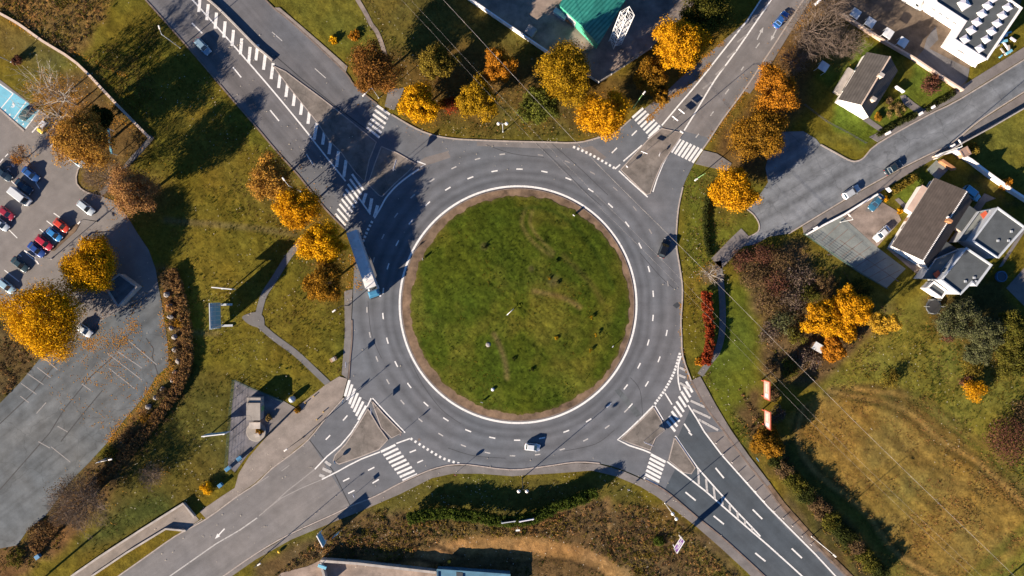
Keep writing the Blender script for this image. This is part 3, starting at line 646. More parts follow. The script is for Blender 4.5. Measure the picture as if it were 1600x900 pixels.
GX = None
def ground(tree_spots):
    nx, ny = 520, 310
    xs = np.concatenate([[-2500, -700, -250, -160], np.linspace(-130, 130, nx), [160, 250, 700, 2500]]); ys = np.concatenate([[-2500, -700, -200, -105], np.linspace(-77.5, 77.5, ny), [105, 200, 700, 2500]])
    X, Y = np.meshgrid(xs, ys); NX, NY = len(xs), len(ys)
    C = np.zeros((NY, NX, 3), np.float32); C[:] = (0.102, 0.088, 0.013)
    wx = X + (vnoise(X, Y, 0.25, 3, 21) - .5) * 5; wy = Y + (vnoise(X, Y, 0.25, 3, 22) - .5) * 5
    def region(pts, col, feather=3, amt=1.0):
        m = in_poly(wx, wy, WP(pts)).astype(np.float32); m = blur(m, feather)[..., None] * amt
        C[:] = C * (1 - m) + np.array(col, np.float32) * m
    region([(120,60),(235,0),(300,90),(420,240),(500,340),(440,380),(330,300),(240,200)], (0.107,0.088,0.014))
    region([(-20,-20),(185,-20),(165,28),(135,65),(112,92),(0,18),(-20,15)], (0.17,0.105,0.035), 2)
    region([(-20,25),(60,55),(120,105),(60,110),(-20,60)], (0.10,0.085,0.025))
    region([(60,130),(130,105),(235,215),(200,260),(170,310),(125,300),(125,260),(140,240),(90,190)], (0.115,0.075,0.03))
    region([(240,60),(265,60),(440,240),(500,320),(470,310),(330,170)], (0.082,0.088,0.014), 2, .7)
    region([(420,-20),(560,-20),(600,90),(560,110)], (0.098,0.095,0.016)); region([(560,-20),(720,-20),(860,90),(930,135),(930,215),(720,215),(620,170)], (0.085,0.075,0.018))
    region([(600,90),(720,60),(900,120),(1040,100),(1000,160),(930,205),(800,170),(680,190)], (0.085,0.058,0.02), 3, .8)
    region([(240,415),(275,425),(300,560),(285,630),(200,740),(100,860),(0,920),(-20,860),(40,840),(190,670),(264,585),(262,500)], (0.12,0.072,0.032), 2)
    region([(-20,470),(50,500),(120,535),(60,570),(0,640),(-20,640)], (0.075,0.055,0.025), 2)
    region([(270,560),(400,570),(360,740),(300,800),(180,860),(120,880),(200,740)], (0.080,0.070,0.016)); region([(280,350),(540,380),(540,590),(470,640),(300,560)], (0.106,0.092,0.014), 3, .8)
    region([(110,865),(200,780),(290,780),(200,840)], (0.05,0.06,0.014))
    region([(400,880),(520,822),(640,780),(640,815),(730,800),(940,770),(1040,790),(1100,830),(1170,912),(400,912)], (0.098,0.066,0.031), 2)
    region([(560,805),(700,745),(800,750),(960,750),(1040,800),(930,775),(790,810),(650,800)], (0.085,0.078,0.018), 2); region([(940,780),(1010,790),(1100,850),(1160,912),(1100,912),(1050,830)], (0.13,0.10,0.025), 2, .8)
    region([(640,812),(720,800),(760,815),(740,870),(640,880)], (0.095,0.07,0.028), 2)
    region([(1068,250),(1200,290),(1190,370),(1110,420),(1070,420)], (0.085,0.095,0.014)); region([(1095,440),(1160,450),(1185,520),(1190,700),(1160,700),(1100,590)], (0.080,0.096,0.013))
    region([(1150,640),(1190,600),(1195,720),(1290,840),(1350,912),(1320,912),(1200,740)], (0.075,0.055,0.025), 2)
    region([(1240,-20),(1330,-20),(1310,25),(1250,190),(1190,280),(1100,250),(1200,120)], (0.095,0.062,0.025))
    region([(1140,400),(1250,375),(1330,430),(1400,480),(1300,600),(1200,600),(1185,500)], (0.085,0.06,0.03), 2)
    region([(1270,375),(1345,430),(1395,465),(1360,500),(1280,420)], (0.10,0.095,0.02), 2)
    region([(1290,610),(1390,480),(1470,470),(1612,560),(1612,912),(1350,912),(1230,760)], (0.118,0.118,0.022))
    region([(1232,650),(1290,612),(1390,598),(1460,630),(1530,690),(1600,770),(1612,790),(1612,850),(1520,912),(1420,912),(1320,840),(1250,740)], (0.185,0.129,0.034), 2)
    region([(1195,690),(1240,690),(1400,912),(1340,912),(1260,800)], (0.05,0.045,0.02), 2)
    region([(1300,230),(1320,130),(1400,180),(1372,220),(1350,240),(1262,200)], (0.105,0.098,0.02), 1); region([(1290,190),(1305,160),(1384,208),(1352,225)], (0.085,0.11,0.014), 1)
    region([(1350,185),(1410,150),(1430,95),(1500,143),(1430,180),(1382,205)], (0.085,0.105,0.015), 1); region([(1305,60),(1380,70),(1350,120),(1310,160),(1280,120)], (0.075,0.10,0.014), 1)
    region([(1388,296),(1445,262),(1470,290),(1425,335)], (0.09,0.11,0.015), 0); region([(1540,205),(1612,165),(1612,300),(1500,240)], (0.095,0.098,0.018), 1); region([(1480,250),(1612,330),(1612,345),(1540,300)], (0.07,0.062,0.02), 1)
    region([(1440,470),(1520,450),(1570,440),(1600,500),(1480,520)], (0.06,0.055,0.018), 2)
    # leaf litter under the trees
    for x, y, r, col in tree_spots:
        d = np.hypot(X - x + (wx - X) * .5, Y - y + (wy - Y) * .5) / (r * 1.15); m = (np.clip(1.25 - d, 0, 1) * .65)[..., None]; C[:] = C * (1 - m) + np.array(col, np.float32) * m
    # tracks left in the grass
    def track(pts, w, col, amt=.8):
        k = np.clip(1.4 - line_dist(X, Y, WP(catmull(pts, 4)), 4) / w, 0, 1)[..., None] * amt; C[:] = C * (1 - k) + np.array(col, np.float32) * k
    for pts in ([(1250,640),(1240,690),(1262,735),(1310,775),(1350,810),(1385,860),(1440,897),(1470,912)], [(1290,615),(1400,640),(1460,690),(1520,725),(1570,770),(1612,810)], [(1330,610),(1420,625),(1480,668),(1545,712),(1612,785)]):
        track(pts, .8, (.05,.045,.013), .95); track([(x + 7, y - 4) for x, y in pts], .8, (.22,.15,.05), .8); track([(x + 13, y - 8) for x, y in pts], .6, (.07,.055,.017), .8)
    track([(1236,700),(1250,740),(1330,800),(1372,850),(1420,912)], 1.6, (.075,.085,.016), .7); track([(1505,912),(1612,815)], 1.4, (.085,.09,.018), .7); track([(1430,620),(1520,690),(1612,760)], 1.8, (.08,.09,.016), .6)
    for pts in ([(1310,620),(1400,690),(1500,760)], [(1280,640),(1380,720),(1470,800)], [(1270,670),(1350,750),(1440,850)], [(1360,615),(1450,680),(1590,790)], [(1400,615),(1500,690)], [(1340,640),(1440,730),(1560,830)]): track(pts, .9, (.105,.07,.02), .6)
    track([(260,344),(300,348),(350,352),(400,357),(460,366)], .8, (.12,.10,.05), .6); track([(265,517),(300,520),(340,521)], .7, (.13,.10,.05), .6)
    track([(640,885),(680,868),(720,855),(770,851),(830,853),(885,862),(930,878),(980,905)], 2.1, (.26,.155,.065), .95)
    for pts in ([(943,785),(945,830),(955,860),(968,882)], [(628,812),(650,838),(690,856),(722,868)], [(560,880),(640,872),(700,884)], [(800,880),(870,872),(930,890)]): track(pts, .7, (.025,.02,.012), .85); track([(x + 6, y - 5) for x, y in pts], .8, (.19,.12,.05), .7)
    n1 = vnoise(X, Y, 0.06, 4, 31)[..., None]; n2 = vnoise(X, Y, 0.45, 4, 32)[..., None]
    C *= (0.72 + 0.56 * n2); C[:] = C * (1 + (n1 - .5) * np.array((.45, .10, .1), np.float32))
    # height: rough where plants grow, sunk under the roads and sheets
    m = np.zeros(X.shape, bool)
    for p in MASK: m |= in_poly(X, Y, p)
    f = 1 - np.clip(blur(m.astype(np.float32), 2) * 2.2, 0, 1)
    far = np.clip((140 - np.abs(X)) / 10, 0, 1) * np.clip((88 - np.abs(Y)) / 10, 0, 1)
    Z = -0.04 + f * far * (0.04 + (vnoise(X, Y, 0.12, 3, 41) - .5) * .3 + (vnoise(X, Y, 0.7, 3, 42) - .5) * .34)
    Z[m] = -0.06
    V = np.stack([X, Y, Z], -1).reshape(-1, 3).astype(np.float32)
    i = np.arange(NX * NY).reshape(NY, NX); F = np.stack([i[:-1, :-1], i[:-1, 1:], i[1:, 1:], i[1:, :-1]], -1).reshape(-1, 4).astype(np.int32)
    me = bpy.data.meshes.new('ground'); me.vertices.add(len(V)); me.vertices.foreach_set('co', V.ravel()); me.loops.add(F.size); me.loops.foreach_set('vertex_index', F.ravel())
    me.polygons.add(len(F)); me.polygons.foreach_set('loop_start', np.arange(0, F.size, 4, dtype=np.int32)); me.polygons.foreach_set('loop_total', np.full(len(F), 4, dtype=np.int32))
    me.polygons.foreach_set('use_smooth', np.ones(len(F), bool))
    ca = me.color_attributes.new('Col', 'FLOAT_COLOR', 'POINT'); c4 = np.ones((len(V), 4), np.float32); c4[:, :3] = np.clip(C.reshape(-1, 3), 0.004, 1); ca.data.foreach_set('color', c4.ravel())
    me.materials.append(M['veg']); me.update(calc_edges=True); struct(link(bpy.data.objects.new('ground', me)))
def on_sheet(x, y):
    X = np.array(x); Y = np.array(y); m = np.zeros(X.shape, bool)
    for p in MASK: m |= in_poly(X, Y, p)
    return m
# ------------------------------------------------------------------ vegetation
PAL = {
 'yellow': ((.74,.40,.010), (.44,.22,.010)), 'gold': ((.70,.350,.010), (.40,.18,.010)), 'orange': ((.50,.205,.016), (.28,.11,.014)),
 'russet': ((.24,.105,.022), (.13,.062,.018)), 'olive': ((.21,.145,.022), (.115,.09,.015)), 'yellowgreen': ((.44,.25,.011), (.20,.125,.012)),
 'dark': ((.050,.055,.014), (.025,.034,.010)), 'darkolive': ((.13,.11,.018), (.05,.058,.012)), 'greygreen': ((.125,.125,.055), (.065,.072,.030)), 'red': ((.30,.05,.016), (.11,.03,.014)),
 'brown': ((.165,.105,.048), (.085,.055,.027)), 'greybrown': ((.17,.125,.09), (.09,.065,.045)), 'redbrown': ((.16,.065,.04), (.08,.04,.025)), 'dull': ((.44,.235,.040), (.27,.135,.028)), 'green': ((.075,.10,.016), (.04,.06,.010)),
 'twig': ((.20,.15,.115), (.11,.08,.06)), 'rustbrown': ((.26,.145,.055), (.13,.075,.03)), 'deepolive': ((.135,.14,.022), (.06,.072,.014)), 'pale': ((.55,.48,.38), (.4,.3,.2)), 'straw': ((.26,.18,.06), (.15,.10,.035)), 'golddark': ((.36,.17,.014), (.14,.08,.014)), 'tan': ((.40,.215,.075), (.24,.12,.045)),
}
def leaf_cloud(rs, centers, radii, n_per, size, pal, up=0.35, drop=0.0, tone=None):
    c1, c2 = [np.array(c) for c in PAL[pal]]; N = len(centers); T = N * n_per
    ci = np.repeat(np.arange(N), n_per)
    d = rs.normal(size=(T, 3)); d[:, 2] += up; d /= np.linalg.norm(d, axis=1)[:, None]
    rad = radii[ci] * (0.45 + 0.80 * rs.rand(T) ** 0.9)
    p = centers[ci] + d * rad[:, None]; p[:, 2] -= drop * rs.rand(T)
    n = d + rs.normal(size=(T, 3)) * 0.48; n /= np.linalg.norm(n, axis=1)[:, None]
    t = np.cross(n, rs.normal(size=(T, 3))); t /= np.linalg.norm(t, axis=1)[:, None] + 1e-9; b = np.cross(n, t)
    s = size * (0.55 + 0.8 * rs.rand(T))[:, None]; a = s * .5 * t; bb = s * .36 * b
    V = np.stack([p - a, p - bb * .9 + a * .1, p + a, p + bb], 1).reshape(-1, 3)
    tn = (tone if tone is not None else rs.rand(N))[ci] * .60 + rs.rand(T) * .40
    col = c2 + (c1 - c2) * tn[:, None]; col = col * (0.7 + 0.6 * rs.rand(T))[:, None]; od = rs.rand(T) < .14; col[od] = col[od] * np.array([.62, .55, .9])
    return V, np.repeat(col, 4, axis=0)
def crown_cloud(rs, Rr, z0, z1, dens=1.0, pal='gold', leaf=0.36, lump=0.25, cone=0.0, n_cl=None, per=None):
    lump *= 1.35
    n = n_cl or int(44 + 15 * Rr * dens); zc = (z0 + z1) / 2 ; hz = (z1 - z0) / 2
    d = rs.normal(size=(n, 3)); d /= np.linalg.norm(d, axis=1)[:, None]
    th = np.arctan2(d[:, 1], d[:, 0]); ph = rs.rand(4) * 6.28
    lob = 1 + lump * (np.sin(2 * th + ph[0]) * .4 + np.sin(3 * th + ph[1]) * .5 + np.sin(5 * th + ph[2]) * .35) + rs.normal(size=n) * .06
    k = (0.35 + 0.5 * rs.rand(n) ** .5)
    c = np.stack([d[:, 0] * Rr * lob * k, d[:, 1] * Rr * lob * k, zc + d[:, 2] * hz * .78 * (0.5 + .5 * rs.rand(n))], 1)
    if cone:
        f = 1 - cone * (c[:, 2] - z0) / (z1 - z0); c[:, :2] *= np.clip(f, .12, 1)[:, None]
    rad = Rr * (0.15 + 0.15 * rs.rand(n)); rad = np.minimum(rad, hz * .6)
    if cone: rad *= np.clip(1.1 - cone * .8 * (c[:, 2] - z0) / (z1 - z0), .3, 1)
    per = per or int(200 * dens)
    return leaf_cloud(rs, c, rad, per, leaf, pal), c
def limbs(mb, rs, base, top, r0, n, spread, z0, z1, sides=6):
    b = Vector(base); t = Vector(top); m = b.lerp(t, .45) + Vector((rs.normal() * .15, rs.normal() * .15, 0))
    mb.tube(b, m, r0, r0 * .72, 8); mb.tube(m, t, r0 * .72, r0 * .25, 7)
    for i in range(n):
        k = .3 + .6 * rs.rand(); q = b.lerp(t, k); a = 6.283 * (i + rs.rand() * .7) / n
        e = Vector((math.cos(a) * spread * (.5 + .5 * rs.rand()), math.sin(a) * spread * (.5 + .5 * rs.rand()), z0 + (z1 - z0) * (.35 + .55 * rs.rand())))
        mid = q.lerp(e, .5) + Vector((0, 0, -.25)); mb.tube(q, mid, r0 * .4, r0 * .25, sides); mb.tube(mid, e, r0 * .25, r0 * .08, sides)
def twigs(mb, rs, base, h, spread, n_main, levels, r0, lean=(0, 0), droop=0.0, per=4):
    def grow(p, d, L, r, lv):
        q = p + d * L * .55 + Vector((rs.normal(), rs.normal(), rs.normal() * .4)) * L * .05; d2 = (d + Vector((rs.normal(), rs.normal(), rs.normal() * .6 - droop)) * .22).normalized(); e = q + d2 * L * .5
        s = 5 if lv == levels else 3
        mb.tube(p, q, r, r * .75, s, False); mb.tube(q, e, r * .75, r * .45, s, False)
        if lv > 0:
            for i in range(per):
                k = .35 + .65 * rs.rand(); o = p.lerp(q, k / .55) if k < .55 else q.lerp(e, (k - .55) / .45)
                dd = (d2 + Vector((rs.normal(), rs.normal(), rs.normal() * .5 + .12 - droop)) * .75).normalized(); grow(o, dd, L * (.45 + .25 * rs.rand()), max(r * .5, .022), lv - 1)
    b = Vector(base); top = b + Vector((lean[0], lean[1], h * .35)); mb.tube(b, top, r0, r0 * .8, 8)
    for i in range(n_main):
        a = 6.283 * (i + rs.rand() * .6) / n_main; d = Vector((math.cos(a) * spread / h * 1.6, math.sin(a) * spread / h * 1.6, 1)).normalized()
        grow(b.lerp(top, .55 + .45 * rs.rand()), d, h * .55, r0 * .55, levels)
TREE_SPOTS = []
def tree(px, py, rpx, h, pal, label, dens=1.0, cone=0.0, z0f=0.25, bark='bark', leaf=0.34, cat='tree', group=None, name='tree', litter=None, stretch=None):
    rs = np.random.RandomState(int(px * 7 + py * 13) % 100000)
    zc = h * (z0f + 1) / 2; Rr = rpx * S * (1 - zc / HC); x, y = W(px, py, zc)
    t = thing(name, label, cat, (x, y, -0.05), 0, group)
    (V, C), cc = crown_cloud(rs, Rr, h * z0f, h, dens, pal, leaf, 0.25, cone)
    if stretch: V[:, 0] *= stretch
    np_mesh('crown', V, 4, M['leaf'], C, t)
    mb = MB(); limbs(mb, rs, (0, 0, 0), (rs.normal() * .3, rs.normal() * .3, h * .82), .10 + h * .018, 6, Rr * .7, h * z0f, h * .9); mb.build('trunk', M[bark], t, True)
    TREE_SPOTS.append((x, y, Rr * 1.1, litter or (.10, .058, .02)))
    return t
def twig_haze(rs, Rr, z0, z1, n, pal, L=.75, w=.035):
    """thin twigs at the ends of bare branches: narrow quads through the crown"""
    d = rs.normal(size=(n, 3)); d /= np.linalg.norm(d, axis=1)[:, None]; k = .35 + .65 * rs.rand(n) ** .5; th = np.arctan2(d[:, 1], d[:, 0]); lob = 1 + .14 * np.sin(3 * th + rs.rand() * 6) + .1 * np.sin(7 * th + rs.rand() * 6)
    c = np.stack([d[:, 0] * Rr * k * lob, d[:, 1] * Rr * k * lob, (z0 + z1) / 2 + d[:, 2] * k * (z1 - z0) / 2], 1); dr = d * np.array([1, 1, .5]) + rs.normal(size=(n, 3)) * .5 + np.array([0, 0, .35]); dr /= np.linalg.norm(dr, axis=1)[:, None]
    sd = np.cross(dr, rs.normal(size=(n, 3))); sd /= np.linalg.norm(sd, axis=1)[:, None]; l = (L * (.5 + rs.rand(n)))[:, None] / 2; V = np.stack([c - dr * l - sd * w, c - dr * l + sd * w, c + dr * l + sd * w * .4, c + dr * l - sd * w * .4], 1).reshape(-1, 3)
    c1, c2 = [np.array(q) for q in PAL[pal]]; u = rs.rand(n)[:, None]; return V, np.repeat(c1 * u + c2 * (1 - u), 4, axis=0)
def bare_tree(px, py, rpx, h, label, levels=3, n_main=6, bark='twig', sparse=None, ns=14, droop=0.0, name='bare_tree', per=4, haze=70):
    rs = np.random.RandomState(int(px * 5 + py * 11) % 100000); zc = h * .6; Rr = rpx * S * (1 - zc / HC); x, y = W(px, py, zc)
    t = thing(name, label, 'tree', (x, y, -0.05)); mb = MB(); twigs(mb, rs, (0, 0, 0), h, Rr, n_main, levels, .07 + h * .012, droop=droop, per=per); mb.build('trunk', M[bark], t, True)
    if haze: V, C = twig_haze(rs, Rr, h * .25, h, int(haze * Rr * Rr), 'twig'); np_mesh('twigs', V, 4, M['leaf'], C, t)
    if sparse:
        n = ns; a = rs.rand(n) * 6.28; k = Rr * (.3 + .6 * rs.rand(n)); c = np.stack([k * np.cos(a), k * np.sin(a), h * (.35 + .5 * rs.rand(n))], 1)
        V, C = leaf_cloud(rs, c, np.full(n, Rr * .28), 70, .30, sparse, .2); np_mesh('crown', V, 4, M['leaf'], C, t)
    TREE_SPOTS.append((x, y, Rr, (.11, .07, .03))); return t
def bush(px, py, rpx, h, pal, label, name='bush', n=None, per=60, leaf=.30, cat='bush', group=None, sq=1.0, rz=0.0):
    rs = np.random.RandomState(int(px * 3 + py * 17) % 100000); Rr = rpx * S; x, y = W(px, py, h * .5)
    n = n or int(8 + 5 * Rr); a = rs.rand(n) * 6.28; k = Rr * .75 * rs.rand(n) ** .5
    c = np.stack([k * np.cos(a), k * np.sin(a) * sq, h * (.25 + .5 * rs.rand(n)) * (1 - .4 * (k / Rr) ** 2)], 1)
    V, C = leaf_cloud(rs, c, np.full(n, 1.0) * np.minimum(Rr * .38, h * .55), per, leaf, pal, .5)
    V[:, 2] = np.abs(V[:, 2])
    o = np_mesh(name, V, 4, M['leaf'], C); o.location = (x, y, -0.03); o.rotation_euler = (0, 0, rz); tag(o, label, cat, group); return o
def twig_bush(px, py, rpx, h, label, bark='twig'):
    rs = np.random.RandomState(int(px * 9 + py * 5) % 100000); x, y = W(px, py, h * .5); mb = MB(); twigs(mb, rs, (0, 0, 0), h, rpx * S * 1.1, 9, 2, .07, per=4)
    o = mb.build('bare_bush', M[bark], None, True); o.location = (x, y, -.03); return tag(o, label, 'bush')
def hedge(pts, w, h, pal, label, name='hedge', leaf=.26, dens=26, per=26, lump=.25, smooth=4):
    rs = np.random.RandomState(len(label) * 31 + int(pts[0][0])); p = np.array(WP(catmull(pts, smooth))); seg = np.hypot(*(p[1:] - p[:-1]).T); L = seg.sum()
    n = int(L * dens * max(w, .6) / 1.4); s = rs.rand(n) * L; cum = np.concatenate([[0], np.cumsum(seg)]); i = np.clip(np.searchsorted(cum, s) - 1, 0, len(seg) - 1); t = (s - cum[i]) / seg[i]
    d = (p[i + 1] - p[i]) / seg[i][:, None]; nr = np.stack([-d[:, 1], d[:, 0]], 1); off = (rs.rand(n) - .5) * w; hh = h * (.8 + .4 * vnoise(s, s * 0, .35, 2, 3))
    z = hh * (.25 + .68 * rs.rand(n) ** .6); c = np.concatenate([p[i] + d * (t * seg[i])[:, None] + nr * off[:, None], z[:, None]], 1)
    V, C = leaf_cloud(rs, c, np.full(n, .42), per, leaf, pal, .3, tone=np.clip(vnoise(s, off, .5, 3, 8) * 1.6 - .3 + rs.rand(n) * .3, 0, 1)); V[:, 2] = np.abs(V[:, 2])
    o0 = p.mean(0); V[:, 0] -= o0[0]; V[:, 1] -= o0[1]; o = np_mesh(name, V, 4, M['leaf'], C); o.location = (*o0, -.02); return tag(o, label, 'hedge')
def scatter_pts(rs, poly, n):
    P = np.array(WP(poly)); x0, y0 = P.min(0); x1, y1 = P.max(0); A = abs(sum(P[i][0] * P[(i + 1) % len(P)][1] - P[(i + 1) % len(P)][0] * P[i][1] for i in range(len(P)))) / 2
    k = int(n * (x1 - x0) * (y1 - y0) / A * 1.1) + 10; x = x0 + (x1 - x0) * rs.rand(k); y = y0 + (y1 - y0) * rs.rand(k); m = in_poly(x, y, P) & ~on_sheet(x, y); return x[m], y[m]
def undergrowth(name, polys, pals, label, cat, rad=(.35, .9), per=26, leaf=.26, flat=.6):
    rs = np.random.RandomState(len(polys) * 7 + 3); Vs = []; Cs = []
    for poly, n in polys:
        x, y = scatter_pts(rs, poly, n); dn = vnoise(x, y, .16, 3, 61); keep = rs.rand(len(x)) < np.clip(dn * 2.2 - .35, .1, 1); x = x[keep]; y = y[keep]
        w = vnoise(x, y, .12, 3, 55) + rs.normal(size=len(x)) * .10; q = np.clip(((w - .25) * 2 * len(pals)).astype(int), 0, len(pals) - 1)
        for k, pal in enumerate(pals):
            s = q == k
            if not s.any(): continue
            r = rad[0] + (rad[1] - rad[0]) * rs.rand(s.sum()) ** 2; c = np.stack([x[s], y[s], r * .4], 1)
            V, C = leaf_cloud(rs, c, r, per, leaf, pal, .5); V[:, 2] = np.abs(V[:, 2]) * flat; Vs.append(V); Cs.append(C)
    return stuff(np_mesh(name, np.concatenate(Vs), 4, M['leaf'], np.concatenate(Cs)), label, cat)
def tufts(name, polys, pals, label, cat, hgt=(.12, .35), blades=5, wid=.05):
    rs = np.random.RandomState(len(polys) * 5 + 1); Vs = []; Cs = []
    for poly, n in polys:
        x, y = scatter_pts(rs, poly, n); dn = vnoise(x, y, .22, 3, 63); keep = rs.rand(len(x)) < np.clip(dn * 2.4 - .5, .08, 1); x = x[keep]; y = y[keep]; N = len(x)
        i = np.repeat(np.arange(N), blades); T = len(i); a = rs.rand(T) * 6.28; h = (hgt[0] + (hgt[1] - hgt[0]) * rs.rand(N))[i] * (.6 + .6 * rs.rand(T)); lean = .3 + .5 * rs.rand(T)
        bx = x[i] + rs.normal(size=T) * .10; by = y[i] + rs.normal(size=T) * .10; w = wid * (.7 + .8 * rs.rand(T)); px_, py_ = -np.sin(a) * w, np.cos(a) * w
        V = np.stack([np.stack([bx - px_, by - py_, np.full(T, -.05)], 1), np.stack([bx + px_, by + py_, np.full(T, -.05)], 1), np.stack([bx + np.cos(a) * h * lean, by + np.sin(a) * h * lean, h], 1)], 1).reshape(-1, 3)
        tn = np.clip(vnoise(x, y, .1, 3, 66) * len(pals) * 1.4 - .2 * len(pals) + rs.normal(size=N) * .3, 0, len(pals) - .01).astype(int)
        c = np.array([[PAL[p][0], PAL[p][1]] for p in pals])[tn]; u = rs.rand(N)[:, None]; cc = (c[:, 0] * u + c[:, 1] * (1 - u))[i] * (.75 + .5 * rs.rand(T))[:, None]
        Vs.append(V); Cs.append(np.repeat(cc, 3, axis=0))
    return stuff(np_mesh(name, np.concatenate(Vs), 3, M['blade'], np.concatenate(Cs)), label, cat)
def litter(name, spots, pals, label, z=.03):
    rs = np.random.RandomState(77); Vs = []; Cs = []
    for (pts, wpx, n) in spots:
        if len(pts) == 1: c = np.array(WP(pts))[0]; a = rs.rand(n) * 6.28; k = wpx * S * rs.rand(n) ** .6; x = c[0] + k * np.cos(a); y = c[1] + k * np.sin(a)
        else:
            p = np.array(WP(catmull(pts, 4))); i = rs.randint(0, len(p) - 1, n); t = rs.rand(n)[:, None]; q = p[i] * (1 - t) + p[i + 1] * t + rs.normal(size=(n, 2)) * wpx * S * .5; x, y = q[:, 0], q[:, 1]
        keep = rs.rand(n) < np.clip(vnoise(x, y, .45, 3, 91) * 2.6 - .75, .04, 1); x = x[keep]; y = y[keep]; n2 = len(x); s = .07 + .10 * rs.rand(n2); a = rs.rand(n2) * 6.28; zz = z + rs.rand(n2) * .05
        f = lambda da, k: np.stack([x + np.cos(a + da) * s * k, y + np.sin(a + da) * s * k, zz + (.03 * k if da else 0) * rs.rand(n2)], 1)
        Vs.append(np.stack([f(0, 1), f(1.57, .7), f(3.14, 1), f(4.71, .7)], 1).reshape(-1, 3)); pi = rs.randint(0, len(pals), n2); c = np.array([PAL[p][0] for p in pals])[pi] * (.6 + .6 * rs.rand(n2))[:, None]; Cs.append(np.repeat(c, 4, axis=0))
    return stuff(np_mesh(name, np.concatenate(Vs), 4, M['leaf'], np.concatenate(Cs)), label, 'fallen leaves')

